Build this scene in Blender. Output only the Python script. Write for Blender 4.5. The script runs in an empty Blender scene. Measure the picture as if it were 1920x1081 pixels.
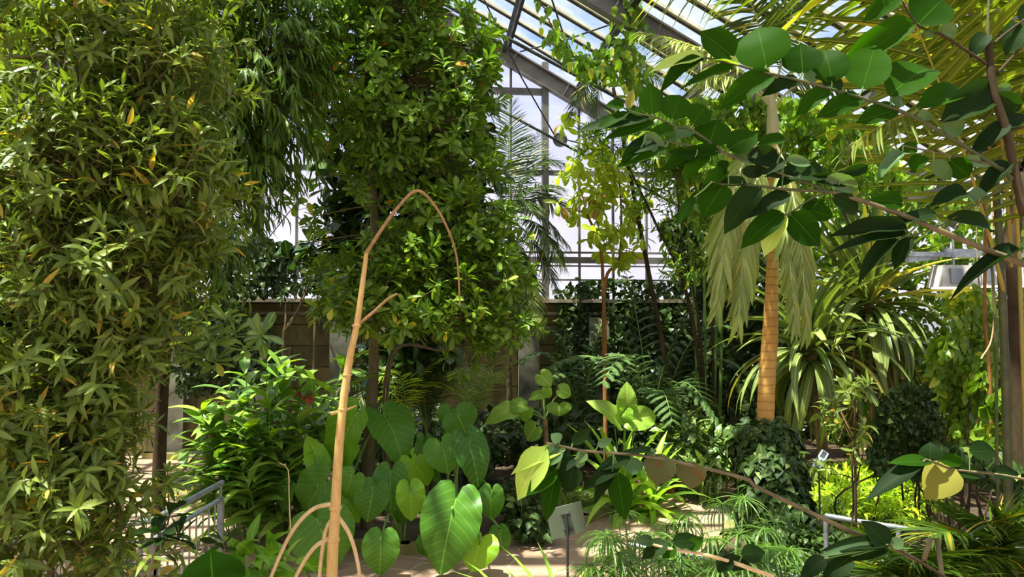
import bpy, math
import numpy as np
from math import radians, sin, cos, pi

rng = np.random.default_rng(11)
scn = bpy.context.scene
COL = scn.collection

# ------------------------------------------------------------------ camera
F = 1400.0
CAM = np.array([0.0, 0.0, 2.6])
YAW, PITCH = radians(-6.3), radians(2.45)
cd = bpy.data.cameras.new('camera')
cam = bpy.data.objects.new('camera', cd)
COL.objects.link(cam)
cam.location = CAM
cam.rotation_euler = (pi / 2 + PITCH, 0, YAW)
cd.sensor_width = 36
cd.lens = F * 36 / 1920
cd.clip_start = 0.05
cd.clip_end = 400
scn.camera = cam

# ------------------------------------------------------------------ world, sun, exposure
SUN_DIR = np.array([-0.29, -0.12, 0.94])      # towards the sun
SUN_STRENGTH = 12.0
SKY_STRENGTH = 0.95
EXPOSURE = 1.18
scn.view_settings.view_transform = 'Standard'
scn.view_settings.look = 'None'
scn.view_settings.gamma = 1.0
scn.view_settings.exposure = EXPOSURE
scn.view_settings.use_curve_mapping = False
scn.cycles.max_bounces = 10
scn.cycles.transparent_max_bounces = 24
scn.cycles.diffuse_bounces = 5
scn.cycles.transmission_bounces = 6
scn.cycles.sample_clamp_indirect = 6

w = bpy.data.worlds.new('sky')
scn.world = w
w.use_nodes = True
nt = w.node_tree
nt.nodes.clear()
def nd(nt, t, **k):
    n = nt.nodes.new(t)
    for a, b in k.items():
        setattr(n, a, b)
    return n
out = nd(nt, 'ShaderNodeOutputWorld')
bg = nd(nt, 'ShaderNodeBackground')
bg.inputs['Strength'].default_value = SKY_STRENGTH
tc = nd(nt, 'ShaderNodeTexCoord')
sp = nd(nt, 'ShaderNodeSeparateXYZ')
nt.links.new(tc.outputs['Generated'], sp.inputs[0])
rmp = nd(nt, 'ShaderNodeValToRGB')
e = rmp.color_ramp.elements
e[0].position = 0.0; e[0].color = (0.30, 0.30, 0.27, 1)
e[1].position = 1.0; e[1].color = (1.9, 1.85, 1.75, 1)  # zenith stops brightened beyond a plain sky, as added fill light
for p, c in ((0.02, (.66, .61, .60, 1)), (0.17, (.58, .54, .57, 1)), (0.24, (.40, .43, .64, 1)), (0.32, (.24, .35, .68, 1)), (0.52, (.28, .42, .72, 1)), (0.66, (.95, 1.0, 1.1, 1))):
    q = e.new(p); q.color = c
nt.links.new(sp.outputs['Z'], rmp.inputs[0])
mp = nd(nt, 'ShaderNodeMapping'); mp.inputs['Scale'].default_value = (3, 3, 9); mp.inputs['Rotation'].default_value = (0.3, 0.5, 0.1)
nz = nd(nt, 'ShaderNodeTexNoise'); nz.inputs['Scale'].default_value = 1.6; nz.inputs['Detail'].default_value = 7; nz.inputs['Roughness'].default_value = 0.62
nt.links.new(tc.outputs['Generated'], mp.inputs[0]); nt.links.new(mp.outputs[0], nz.inputs['Vector'])
cr = nd(nt, 'ShaderNodeValToRGB'); cr.color_ramp.elements[0].position = 0.45; cr.color_ramp.elements[1].position = 0.7
nt.links.new(nz.outputs['Fac'], cr.inputs[0])
mx = nd(nt, 'ShaderNodeMixRGB'); mx.inputs['Color2'].default_value = (0.62, 0.61, 0.67, 1)
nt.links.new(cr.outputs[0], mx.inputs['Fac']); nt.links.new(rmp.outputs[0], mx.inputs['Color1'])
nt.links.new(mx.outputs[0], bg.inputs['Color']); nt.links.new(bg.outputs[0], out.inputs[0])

sl = bpy.data.lights.new('sun', 'SUN')
sl.energy = SUN_STRENGTH
sl.angle = radians(0.8)
sl.color = (1.0, 0.90, 0.72)
so = bpy.data.objects.new('sun', sl)
COL.objects.link(so)
from mathutils import Vector
so.rotation_euler = Vector(SUN_DIR).to_track_quat('Z', 'Y').to_euler()
so.location = (-5, -5, 14)

# ------------------------------------------------------------------ helpers: pixels of the survey to points
cy, sy, cp, sp_ = cos(YAW), sin(YAW), cos(PITCH), sin(PITCH)
FW = np.array([-sy * cp, cy * cp, sp_])
RT = np.array([cy, sy, 0.0])
UP = np.cross(RT, FW)
def ray(px, py):
    return FW + RT * ((px - 960) / F) + UP * ((540.5 - py) / F)
def W(px, py, Y):
    d = ray(px, py)
    return CAM + d * (Y / d[1])
def G(px, py, z=0.0):
    d = ray(px, py)
    return CAM + d * ((z - CAM[2]) / d[2])
def unit(a):
    a = np.asarray(a, float)
    return a / np.maximum(np.linalg.norm(a, axis=-1, keepdims=True), 1e-9)
Z = np.array([0, 0, 1.0])

# ------------------------------------------------------------------ mesh collector
ORG = {}
class MB:
    def __init__(s):
        s.v = []; s.f = []; s.a = []; s.n = 0
    def add(s, v, faces, luv=None, m=0):
        v = np.asarray(v, float).reshape(-1, 3)
        s.v.append(v)
        s.a.append(np.zeros((len(v), 3)) if luv is None else np.asarray(luv, float).reshape(-1, 3))
        faces = np.asarray(faces, int)
        s.f.append((faces + s.n, m))
        s.n += len(v)
    def build(s, name, mats, parent=None, smooth=True):
        if not s.v:
            return None
        V = np.concatenate(s.v); A = np.concatenate(s.a)
        if parent is not None:
            V = V - ORG[parent.name]
        me = bpy.data.meshes.new(name)
        me.vertices.add(len(V)); me.vertices.foreach_set('co', V.ravel())
        nl = sum(f.size for f, _ in s.f); npoly = sum(len(f) for f, _ in s.f)
        me.loops.add(nl); me.polygons.add(npoly)
        me.loops.foreach_set('vertex_index', np.concatenate([f.ravel() for f, _ in s.f]))
        tot = np.concatenate([np.full(len(f), f.shape[1]) for f, _ in s.f])
        st = np.concatenate([[0], np.cumsum(tot)[:-1]])
        me.polygons.foreach_set('loop_start', st)
        me.polygons.foreach_set('loop_total', tot)
        me.polygons.foreach_set('material_index', np.concatenate([np.full(len(f), m) for f, m in s.f]))
        me.polygons.foreach_set('use_smooth', np.full(npoly, smooth))
        at = me.attributes.new('luv', 'FLOAT_VECTOR', 'POINT')
        at.data.foreach_set('vector', A.ravel())
        me.update(calc_edges=True)
        me.validate()
        for mm in (mats if isinstance(mats, (list, tuple)) else [mats]):
            me.materials.append(mm)
        o = bpy.data.objects.new(name, me)
        COL.objects.link(o)
        if parent is not None:
            o.parent = parent
            ORG[o.name] = ORG[parent.name]
        else:
            ORG[o.name] = np.zeros(3)
        return o

def thing(name, loc, label, cat, group=None, kind=None):
    o = bpy.data.objects.new(name, None)
    COL.objects.link(o)
    o.empty_display_size = 0.1
    o.location = loc
    ORG[o.name] = np.array(loc, float)
    return tag(o, label, cat, group, kind)
def tag(o, label=None, cat=None, group=None, kind=None):
    if label: o['label'] = label
    if cat: o['category'] = cat
    if group: o['group'] = group
    if kind: o['kind'] = kind
    return o

def box(mb, c, s, rot=None, m=0):
    c = np.asarray(c, float); s = np.asarray(s, float) / 2
    v = np.array([[x, y, z] for x in (-1, 1) for y in (-1, 1) for z in (-1, 1)], float) * s
    if rot is not None:
        v = v @ np.asarray(rot).T
    mb.add(v + c, [[0, 1, 3, 2], [4, 6, 7, 5], [0, 4, 5, 1], [2, 3, 7, 6], [0, 2, 6, 4], [1, 5, 7, 3]], m=m)
def beam(mb, a, b, wd, ht, up=Z, m=0):
    a = np.asarray(a, float); b = np.asarray(b, float)
    d = unit(b - a); s = unit(np.cross(d, up)); u = np.cross(s, d)
    R = np.stack([s, d, u], 1)
    box(mb, (a + b) / 2, (wd, np.linalg.norm(b - a), ht), R, m)
def tube(mb, pts, rad, k=6, m=0, rnd=0.5):
    P = np.asarray(pts, float); n = len(P)
    r = np.broadcast_to(np.asarray(rad, float), (n,))
    T = unit(np.gradient(P, axis=0))
    ref = np.array([0.31, 0.17, 0.93]) if abs(T[0][2]) < 0.9 else np.array([0.93, 0.1, 0.2])
    S = unit(np.cross(T, ref)); U = np.cross(T, S)
    a = np.linspace(0, 2 * pi, k, endpoint=False)
    ring = S[:, None] * np.cos(a)[None, :, None] + U[:, None] * np.sin(a)[None, :, None]
    V = P[:, None] + ring * r[:, None, None]
    i = np.arange(n - 1)[:, None] * k; j = np.arange(k)[None]
    jn = (j + 1) % k
    q = np.stack([i + j, i + jn, i + k + jn, i + k + j], -1).reshape(-1, 4)
    L = np.zeros((n, k, 3)); L[..., 0] = np.linspace(0, 1, n)[:, None]; L[..., 2] = rnd
    mb.add(V, q, L, m)
    b0 = mb.n
    mb.add(np.concatenate([V[0], V[-1]]), [[c for c in range(k)]], np.zeros((2 * k, 3)), m)
    mb.f.append((np.array([[b0 + k + c for c in range(k)]]), m))
def twigs(mb, A, B, C, r0, r1, m=0):
    """many thin three sided twigs A-B-C at once"""
    A, B, C = (np.asarray(x, float) for x in (A, B, C))
    N = len(A)
    if N == 0: return
    T = unit(C - A); S = unit(np.cross(T, [0.3, 0.2, 0.9])); U = np.cross(T, S)
    a = np.array([0, 2.094, 4.189])
    ring = S[:, None] * np.cos(a)[None, :, None] + U[:, None] * np.sin(a)[None, :, None]
    r0 = np.broadcast_to(r0, (N,)); r1 = np.broadcast_to(r1, (N,))
    V = np.stack([A[:, None] + ring * r0[:, None, None], B[:, None] + ring * ((r0 + r1) / 2)[:, None, None], C[:, None] + ring * r1[:, None, None]], 1)
    q = []
    for s_ in (0, 3):
        for j in range(3):
            jn = (j + 1) % 3
            q.append([s_ + j, s_ + jn, s_ + 3 + jn, s_ + 3 + j])
    q = (np.array(q)[None] + (np.arange(N) * 9)[:, None, None]).reshape(-1, 4)
    L = np.zeros((N, 9, 3)); L[..., 2] = rng.random(N)[:, None]
    mb.add(V, q, L, m)

def spline(P, n):
    """smooth curve through points (Catmull-Rom), any number of columns"""
    P = np.asarray(P, float)
    if len(P) < 3:
        t = np.linspace(0, 1, n)[:, None]
        return P[0] * (1 - t) + P[-1] * t
    Q = np.concatenate([[2 * P[0] - P[1]], P, [2 * P[-1] - P[-2]]])
    t = np.linspace(0, len(P) - 1 - 1e-9, n); i = t.astype(int); f = (t - i)[:, None]
    p0, p1, p2, p3 = Q[i], Q[i + 1], Q[i + 2], Q[i + 3]
    return 0.5 * (2 * p1 + (p2 - p0) * f + (2 * p0 - 5 * p1 + 4 * p2 - p3) * f ** 2 + (3 * p1 - p0 - 3 * p2 + p3) * f ** 3)

# ------------------------------------------------------------------ leaves
PROF = {
    'lance': ([0, .12, .35, .6, .85, 1], [.10, .6, 1, .92, .45, .02]),
    'narrow': ([0, .15, .4, .7, .9, 1], [.15, .7, 1, .8, .4, .02]),
    'ovate': ([0, .08, .28, .5, .75, .92, 1], [.15, .68, 1, .93, .6, .2, .02]),
    'round': ([0, .05, .22, .45, .68, .84, .94, 1], [.15, .58, .97, 1, .84, .52, .16, .02]),
    'obovate': ([0, .2, .45, .7, .88, 1], [.10, .36, .74, 1, .8, .12]),
    'strap': ([0, .1, .35, .6, .82, 1], [.55, .8, 1, .95, .62, .02]),
    'leaflet': ([0, .2, .55, .82, 1], [.45, 1, .9, .55, .03]),
    'heartv': ([0, .06, .2, .45, .75, 1], [.55, .95, 1, .82, .42, .02]),
}
def tmpl(shape, wr, fold=0.2, droop=0.4, n=None, wave=0.0, twist=0.0):
    u0, w0 = PROF[shape]
    u = np.array(u0) if n is None else np.linspace(0, 1, n)
    wv = np.interp(u, u0, w0) * wr / 2
    if droop:
        X = np.sin(droop * u) / droop; H = -(1 - np.cos(droop * u)) / droop
    else:
        X = u; H = 0 * u
    k = len(u); V = np.zeros((k, 3, 3)); L = np.zeros((k, 3, 2))
    for j, s_ in enumerate((-1, 0, 1)):
        a = twist * u
        yy = s_ * wv * np.cos(a); zz = s_ * wv * np.sin(a)
        V[:, j, 0] = X
        V[:, j, 1] = yy
        V[:, j, 2] = H + abs(s_) * wv * fold * 2 + zz + (wave * wv * np.sin(u * 14 + s_) if s_ else 0)
        L[:, j, 0] = u; L[:, j, 1] = s_
    q = []
    for i in range(k - 1):
        for j in (0, 1):
            a = i * 3 + j
            q.append([a, a + 3, a + 4, a + 1])
    return V.reshape(-1, 3), np.array(q), L.reshape(-1, 2)

def place(mb, T, pos, d, up, L, wd=1.0, rnd=None, m=0):
    V, q, uv = T
    pos = np.asarray(pos, float).reshape(-1, 3); N = len(pos)
    if N == 0: return
    X = unit(np.broadcast_to(d, (N, 3)))
    Y = unit(np.cross(np.broadcast_to(up, (N, 3)), X) + 1e-6); Zc = np.cross(X, Y)
    L = np.broadcast_to(L, (N,)); wd = np.broadcast_to(wd, (N,))
    P = pos[:, None] + L[:, None, None] * (V[None, :, 0:1] * X[:, None] + V[None, :, 1:2] * wd[:, None, None] * Y[:, None] + V[None, :, 2:3] * Zc[:, None])
    if rnd is None: rnd = rng.random(N)
    A = np.zeros((N, len(V), 3)); A[..., :2] = uv[None]; A[..., 2] = np.broadcast_to(rnd, (N,))[:, None]
    Q = (q[None] + (np.arange(N) * len(V))[:, None, None]).reshape(-1, q.shape[1])
    mb.add(P, Q, A, m)
def place_mix(mb, TS, pos, d, up, L, wd=1.0, m=0):
    pos = np.asarray(pos); N = len(pos)
    k = rng.integers(0, len(TS), N)
    L = np.broadcast_to(L, (N,)); wd = np.broadcast_to(wd, (N,))
    d = np.broadcast_to(d, (N, 3)); up = np.broadcast_to(up, (N, 3))
    for i, T in enumerate(TS):
        s = k == i
        place(mb, T, pos[s], d[s], up[s], L[s], wd[s], None, m)
def variants(shape, wr, fold=0.2, droops=(0.2, 0.7, 1.2), n=None, wave=0.0):
    return [tmpl(shape, wr * f, fold, dr, n, wave, tw) for dr, f, tw in zip(droops, (1.0, 0.88, 1.1), (0.0, 0.35, -0.3))]

def rand_dir(n):
    return unit(rng.normal(size=(n, 3)))

def heart(wr=1.0, cup=0.12, droop=0.5, rip=0.02, nt=40, nr=6, sinus=0.24):
    """heart shaped blade, attachment at the origin, tip at x = 1"""
    cd_ = np.array([0, 6, 14, 30, 50, 75, 100, 125, 145, 158, 168, 175, 180.])
    cr_ = np.array([1, .94, .85, .72, .63, .575, .55, .565, .59, .575, .52, .38, sinus])
    th = np.linspace(-180, 180, nt + 1)
    r = np.interp(np.abs(th), cd_, cr_) * (1 + 0.012 * np.sin(np.radians(th) * 17))
    rr = np.linspace(0.0, 1, nr + 1)[1:]
    t = np.radians(th)
    V = [[0, 0, 0]]
    for a in rr:
        for i in range(nt + 1):
            x = a * r[i] * cos(t[i]); y = a * r[i] * sin(t[i]) * wr * 0.93
            s_ = x - abs(y) * 0.65
            z = -cup * (a * r[i]) ** 2 + abs(y) * 0.22 + rip * a * cos(s_ * 2 * pi * 7) * min(1, abs(y) * 5)
            z += 0.035 * a ** 3 * sin(t[i] * 7 + 1.0)
            V.append([x, y, z])
    V = np.array(V)
    UV = V[:, :2].copy()
    x = V[:, 0].copy(); xp = np.maximum(x, 0)
    V[:, 0] = np.where(x > 0, np.sin(droop * xp) / droop, x)
    V[:, 2] += np.where(x > 0, -(1 - np.cos(droop * xp)) / droop, -0.25 * x * x)
    q = []
    w_ = nt + 1
    for i in range(nt):
        q.append([0, 1 + i, 1 + i + 1, 1 + i + 1])
        for k in range(nr - 1):
            a = 1 + k * w_ + i
            q.append([a, a + w_, a + w_ + 1, a + 1])
    q = np.array(q)
    # centre fan as degenerate-free triangles
    tri = q[q[:, 2] == q[:, 3]][:, :3]; quad = q[q[:, 2] != q[:, 3]]
    return V, quad, tri, UV
def place_heart(mb, T, pos, tip, nrm, wscale=1.0, rnd=0.5, m=0):
    V, quad, tri, UV = T
    X = unit(tip - pos); L = np.linalg.norm(tip - pos)
    Y = unit(np.cross(nrm, X)); Zc = np.cross(X, Y)
    P = pos + L * (V[:, 0:1] * X + V[:, 1:2] * wscale * Y + V[:, 2:3] * Zc)
    A = np.zeros((len(V), 3)); A[:, :2] = UV; A[:, 2] = rnd
    mb.add(P, quad, A, m)
    b0 = mb.n - len(V)
    mb.f.append((tri + b0, m))

# ------------------------------------------------------------------ materials
def newmat(name):
    m = bpy.data.materials.new(name); m.use_nodes = True
    m.node_tree.nodes.clear()
    return m, m.node_tree
def rgb(c):
    """sRGB 0-255 to linear"""
    c = np.array(c, float) / 255
    c = np.where(c <= 0.04045, c / 12.92, ((c + 0.055) / 1.055) ** 2.4)
    return (float(c[0]), float(c[1]), float(c[2]), 1.0)
def mathn(nt, op, a, b=None, c=None):
    n = nd(nt, 'ShaderNodeMath', operation=op)
    for i, x in enumerate((a, b, c)):
        if x is None: continue
        if isinstance(x, (int, float)): n.inputs[i].default_value = x
        else: nt.links.new(x, n.inputs[i])
    return n.outputs[0]
def mixc(nt, f, a, b, bt='MIX'):
    n = nd(nt, 'ShaderNodeMixRGB', blend_type=bt)
    for s_, x in (('Fac', f), ('Color1', a), ('Color2', b)):
        if isinstance(x, (int, float)): n.inputs[s_].default_value = x
        elif isinstance(x, tuple): n.inputs[s_].default_value = x
        else: nt.links.new(x, n.inputs[s_])
    return n.outputs[0]
LEAF_GAIN = (1.34, 1.17, 0.78, 1)
def leafmat(name, dark, light, odd=None, oddf=0.03, trans=0.38, rough=0.42, vein=None, veinw=0.10, laterals=0.0, tcol=(1.12, 1.25, 0.34), stripe=None, spec=0.4):
    m, nt = newmat(name)
    at = nd(nt, 'ShaderNodeAttribute', attribute_name='luv')
    s = nd(nt, 'ShaderNodeSeparateXYZ'); nt.links.new(at.outputs['Vector'], s.inputs[0])
    U, V, R = s.outputs[0], s.outputs[1], s.outputs[2]
    tcn = nd(nt, 'ShaderNodeTexCoord')
    n1 = nd(nt, 'ShaderNodeTexNoise'); n1.inputs['Scale'].default_value = 3.0; n1.inputs['Detail'].default_value = 3
    nt.links.new(tcn.outputs['Object'], n1.inputs['Vector'])
    f = mathn(nt, 'ADD', mathn(nt, 'MULTIPLY', R, 0.75), mathn(nt, 'MULTIPLY', n1.outputs['Fac'], 0.35))
    col = mixc(nt, f, rgb(dark), rgb(light))
    if odd is not None:
        r2 = mathn(nt, 'FRACT', mathn(nt, 'MULTIPLY', R, 37.13))
        col = mixc(nt, mathn(nt, 'LESS_THAN', r2, oddf), col, rgb(odd))
    if stripe is not None:
        n2 = nd(nt, 'ShaderNodeTexNoise'); n2.inputs['Scale'].default_value = 28
        nt.links.new(tcn.outputs['Object'], n2.inputs['Vector'])
        g = mathn(nt, 'GREATER_THAN', n2.outputs['Fac'], 0.56)
        col = mixc(nt, mathn(nt, 'MULTIPLY', g, 0.75), col, rgb(stripe))
    if vein is not None:
        av = mathn(nt, 'ABSOLUTE', V)
        g = mathn(nt, 'LESS_THAN', av, veinw)
        if laterals:
            sv = mathn(nt, 'SUBTRACT', mathn(nt, 'SUBTRACT', U, mathn(nt, 'MULTIPLY', av, 0.45)), mathn(nt, 'MULTIPLY', mathn(nt, 'MULTIPLY', av, av), 0.7))
            fr = mathn(nt, 'ABSOLUTE', mathn(nt, 'SUBTRACT', mathn(nt, 'FRACT', mathn(nt, 'MULTIPLY', sv, laterals)), 0.5))
            ln = nd(nt, 'ShaderNodeMapRange'); ln.inputs[1].default_value = 0.0; ln.inputs[2].default_value = 0.12; ln.inputs[3].default_value = 0.32; ln.inputs[4].default_value = 0.0
            nt.links.new(fr, ln.inputs[0])
            g = mathn(nt, 'MAXIMUM', mathn(nt, 'MULTIPLY', g, 0.9), ln.outputs[0])
        col = mixc(nt, mathn(nt, 'MULTIPLY', g, 0.75), col, rgb(vein))
    col = mixc(nt, 1.0, col, LEAF_GAIN, 'MULTIPLY')
    b = nd(nt, 'ShaderNodeBsdfPrincipled'); b.inputs['Roughness'].default_value = rough
    b.inputs['Specular IOR Level'].default_value = spec
    nt.links.new(col, b.inputs['Base Color'])
    t = nd(nt, 'ShaderNodeBsdfTranslucent')
    nt.links.new(mixc(nt, 1.0, col, (tcol[0], tcol[1], tcol[2], 1), 'MULTIPLY'), t.inputs['Color'])
    x = nd(nt, 'ShaderNodeMixShader'); x.inputs[0].default_value = trans
    nt.links.new(b.outputs[0], x.inputs[1]); nt.links.new(t.outputs[0], x.inputs[2])
    o = nd(nt, 'ShaderNodeOutputMaterial'); nt.links.new(x.outputs[0], o.inputs[0])
    return m
def barkmat(name, a, b, scale=14, rings=0.0, ringc=None, rough=0.8, bump=0.3):
    m, nt = newmat(name)
    tcn = nd(nt, 'ShaderNodeTexCoord')
    mpn = nd(nt, 'ShaderNodeMapping'); mpn.inputs['Scale'].default_value = (1, 1, 0.35)
    nt.links.new(tcn.outputs['Object'], mpn.inputs[0])
    n1 = nd(nt, 'ShaderNodeTexNoise'); n1.inputs['Scale'].default_value = scale; n1.inputs['Detail'].default_value = 5; n1.inputs['Roughness'].default_value = .65
    nt.links.new(mpn.outputs[0], n1.inputs['Vector'])
    r = nd(nt, 'ShaderNodeMapRange'); r.inputs[1].default_value = 0.32; r.inputs[2].default_value = 0.68
    nt.links.new(n1.outputs['Fac'], r.inputs[0])
    col = mixc(nt, r.outputs[0], rgb(a), rgb(b))
    if rings:
        s = nd(nt, 'ShaderNodeSeparateXYZ'); nt.links.new(tcn.outputs['Object'], s.inputs[0])
        zz = mathn(nt, 'ADD', mathn(nt, 'MULTIPLY', s.outputs[2], rings), mathn(nt, 'MULTIPLY', n1.outputs['Fac'], 0.5))
        g = mathn(nt, 'LESS_THAN', mathn(nt, 'FRACT', zz), 0.2)
        col = mixc(nt, mathn(nt, 'MULTIPLY', g, 0.6), col, rgb(ringc))
    bs = nd(nt, 'ShaderNodeBsdfPrincipled'); bs.inputs['Roughness'].default_value = rough
    bs.inputs['Specular IOR Level'].default_value = 0.25
    nt.links.new(col, bs.inputs['Base Color'])
    bp = nd(nt, 'ShaderNodeBump'); bp.inputs['Strength'].default_value = bump; bp.inputs['Distance'].default_value = 0.01
    nt.links.new(n1.outputs['Fac'], bp.inputs['Height']); nt.links.new(bp.outputs[0], bs.inputs['Normal'])
    o = nd(nt, 'ShaderNodeOutputMaterial'); nt.links.new(bs.outputs[0], o.inputs[0])
    return m
def plain(name, c, rough=0.5, metal=0.0, noise=0.0, c2=None, scale=6):
    m, nt = newmat(name)
    bs = nd(nt, 'ShaderNodeBsdfPrincipled'); bs.inputs['Roughness'].default_value = rough; bs.inputs['Metallic'].default_value = metal
    if c2 is not None:
        tcn = nd(nt, 'ShaderNodeTexCoord')
        n1 = nd(nt, 'ShaderNodeTexNoise'); n1.inputs['Scale'].default_value = scale; n1.inputs['Detail'].default_value = 6
        nt.links.new(tcn.outputs['Object'], n1.inputs['Vector'])
        r = nd(nt, 'ShaderNodeMapRange'); r.inputs[1].default_value = 0.35; r.inputs[2].default_value = 0.65
        nt.links.new(n1.outputs['Fac'], r.inputs[0])
        nt.links.new(mixc(nt, r.outputs[0], rgb(c), rgb(c2)), bs.inputs['Base Color'])
    else:
        bs.inputs['Base Color'].default_value = rgb(c)
    o = nd(nt, 'ShaderNodeOutputMaterial'); nt.links.new(bs.outputs[0], o.inputs[0])
    return m
def glassmat(name, transp, tint, dirt, scale=3, frost=0.25):
    """thin glazing: see-through share, the rest a milky film of dirt and frosting"""
    m, nt = newmat(name)
    tr = nd(nt, 'ShaderNodeBsdfTransparent'); tr.inputs[0].default_value = tint
    tl = nd(nt, 'ShaderNodeBsdfTranslucent'); tl.inputs[0].default_value = rgb(dirt)
    gl = nd(nt, 'ShaderNodeBsdfGlossy'); gl.inputs['Roughness'].default_value = 0.15; gl.inputs[0].default_value = (.8, .85, .9, 1)
    tcn = nd(nt, 'ShaderNodeTexCoord')
    n1 = nd(nt, 'ShaderNodeTexNoise'); n1.inputs['Scale'].default_value = scale; n1.inputs['Detail'].default_value = 5
    nt.links.new(tcn.outputs['Object'], n1.inputs['Vector'])
    r = nd(nt, 'ShaderNodeMapRange'); r.inputs[1].default_value = 0.35; r.inputs[2].default_value = 0.7
    r.inputs[3].default_value = max(0.0, 1 - transp - frost / 2); r.inputs[4].default_value = min(1.0, 1 - transp + frost / 2)
    nt.links.new(n1.outputs['Fac'], r.inputs[0])
    x = nd(nt, 'ShaderNodeMixShader'); nt.links.new(r.outputs[0], x.inputs[0])
    nt.links.new(tr.outputs[0], x.inputs[1]); nt.links.new(tl.outputs[0], x.inputs[2])
    x2 = nd(nt, 'ShaderNodeMixShader'); x2.inputs[0].default_value = 0.05
    nt.links.new(x.outputs[0], x2.inputs[1]); nt.links.new(gl.outputs[0], x2.inputs[2])
    o = nd(nt, 'ShaderNodeOutputMaterial'); nt.links.new(x2.outputs[0], o.inputs[0])
    return m
# ------------------------------------------------------------------ materials of the setting
def paver_mat():
    m, nt = newmat('paving_slabs')
    tcn = nd(nt, 'ShaderNodeTexCoord')
    mpn = nd(nt, 'ShaderNodeMapping'); mpn.inputs['Rotation'].default_value = (0, 0, radians(24))
    nt.links.new(tcn.outputs['Object'], mpn.inputs[0])
    br = nd(nt, 'ShaderNodeTexBrick'); br.inputs['Scale'].default_value = 1.0
    br.inputs['Brick Width'].default_value = 0.62; br.inputs['Row Height'].default_value = 0.40; br.inputs['Mortar Size'].default_value = 0.012
    br.inputs['Color1'].default_value = rgb((172, 138, 112)); br.inputs['Color2'].default_value = rgb((156, 126, 106)); br.inputs['Mortar'].default_value = rgb((190, 168, 146))
    nt.links.new(mpn.outputs[0], br.inputs['Vector'])
    n1 = nd(nt, 'ShaderNodeTexNoise'); n1.inputs['Scale'].default_value = 2.2; n1.inputs['Detail'].default_value = 8
    nt.links.new(tcn.outputs['Object'], n1.inputs['Vector'])
    r = nd(nt, 'ShaderNodeMapRange'); r.inputs[1].default_value = 0.35; r.inputs[2].default_value = 0.7
    nt.links.new(n1.outputs['Fac'], r.inputs[0])
    col = mixc(nt, mathn(nt, 'MULTIPLY', r.outputs[0], 0.45), br.outputs['Color'], rgb((118, 92, 72)))
    bs = nd(nt, 'ShaderNodeBsdfPrincipled'); bs.inputs['Roughness'].default_value = 0.75
    nt.links.new(col, bs.inputs['Base Color'])
    o = nd(nt, 'ShaderNodeOutputMaterial'); nt.links.new(bs.outputs[0], o.inputs[0])
    return m
def stone_wall_mat():
    m, nt = newmat('stained_block_wall')
    tcn = nd(nt, 'ShaderNodeTexCoord')
    mpn = nd(nt, 'ShaderNodeMapping'); mpn.inputs['Rotation'].default_value = (radians(90), 0, 0)
    nt.links.new(tcn.outputs['Object'], mpn.inputs[0])
    br = nd(nt, 'ShaderNodeTexBrick'); br.inputs['Scale'].default_value = 1.0
    br.inputs['Brick Width'].default_value = 0.9; br.inputs['Row Height'].default_value = 0.42; br.inputs['Mortar Size'].default_value = 0.012
    br.inputs['Color1'].default_value = rgb((150, 134, 80)); br.inputs['Color2'].default_value = rgb((124, 112, 68)); br.inputs['Mortar'].default_value = rgb((62, 52, 36))
    nt.links.new(mpn.outputs[0], br.inputs['Vector'])
    mp2 = nd(nt, 'ShaderNodeMapping'); mp2.inputs['Scale'].default_value = (1.0, 1.0, 0.3)
    nt.links.new(tcn.outputs['Object'], mp2.inputs[0])
    n1 = nd(nt, 'ShaderNodeTexNoise'); n1.inputs['Scale'].default_value = 2.4; n1.inputs['Detail'].default_value = 9; n1.inputs['Roughness'].default_value = .7
    nt.links.new(mp2.outputs[0], n1.inputs['Vector'])
    r = nd(nt, 'ShaderNodeMapRange'); r.inputs[1].default_value = 0.38; r.inputs[2].default_value = 0.62
    nt.links.new(n1.outputs['Fac'], r.inputs[0])
    col = mixc(nt, mathn(nt, 'MULTIPLY', r.outputs[0], 0.8), br.outputs['Color'], rgb((58, 58, 38)))
    bs = nd(nt, 'ShaderNodeBsdfPrincipled'); bs.inputs['Roughness'].default_value = 0.9
    nt.links.new(col, bs.inputs['Base Color'])
    o = nd(nt, 'ShaderNodeOutputMaterial'); nt.links.new(bs.outputs[0], o.inputs[0])
    return m
M_pav = paver_mat()
M_wall = stone_wall_mat()
M_soil = plain('soil', (52, 40, 28), 0.95, c2=(84, 66, 44), scale=9)
M_kerb = plain('mossy_kerb', (150, 128, 96), 0.9, c2=(112, 116, 40), scale=4)
M_steel = plain('grey_painted_steel', (136, 128, 120), 0.5, 0.15, c2=(104, 98, 92), scale=3)
M_dark = plain('dark_weathered_steel', (74, 72, 70), 0.55, 0.2, c2=(48, 48, 46), scale=5)
M_cream = plain('cream_aluminium_bar', (244, 234, 214), 0.45, c2=(214, 198, 172), scale=5)
M_galv = plain('galvanised_steel', (176, 180, 184), 0.38, 0.6, c2=(140, 146, 152), scale=18)
M_concrete = plain('grey_concrete', (138, 134, 118), 0.9, c2=(84, 82, 68), scale=3)
M_ledge = plain('pale_ledge', (172, 158, 132), 0.8, c2=(120, 110, 90), scale=6)
M_gl_wall = glassmat('frosted_end_glass', 0.80, (0.93, 0.95, 1.0, 1), (235, 225, 228), 2.0, 0.2)
M_gl_roof = glassmat('dirty_roof_glass', 0.88, (0.82, 0.88, 0.91, 1), (150, 146, 124), 1.5, 0.2)

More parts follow.
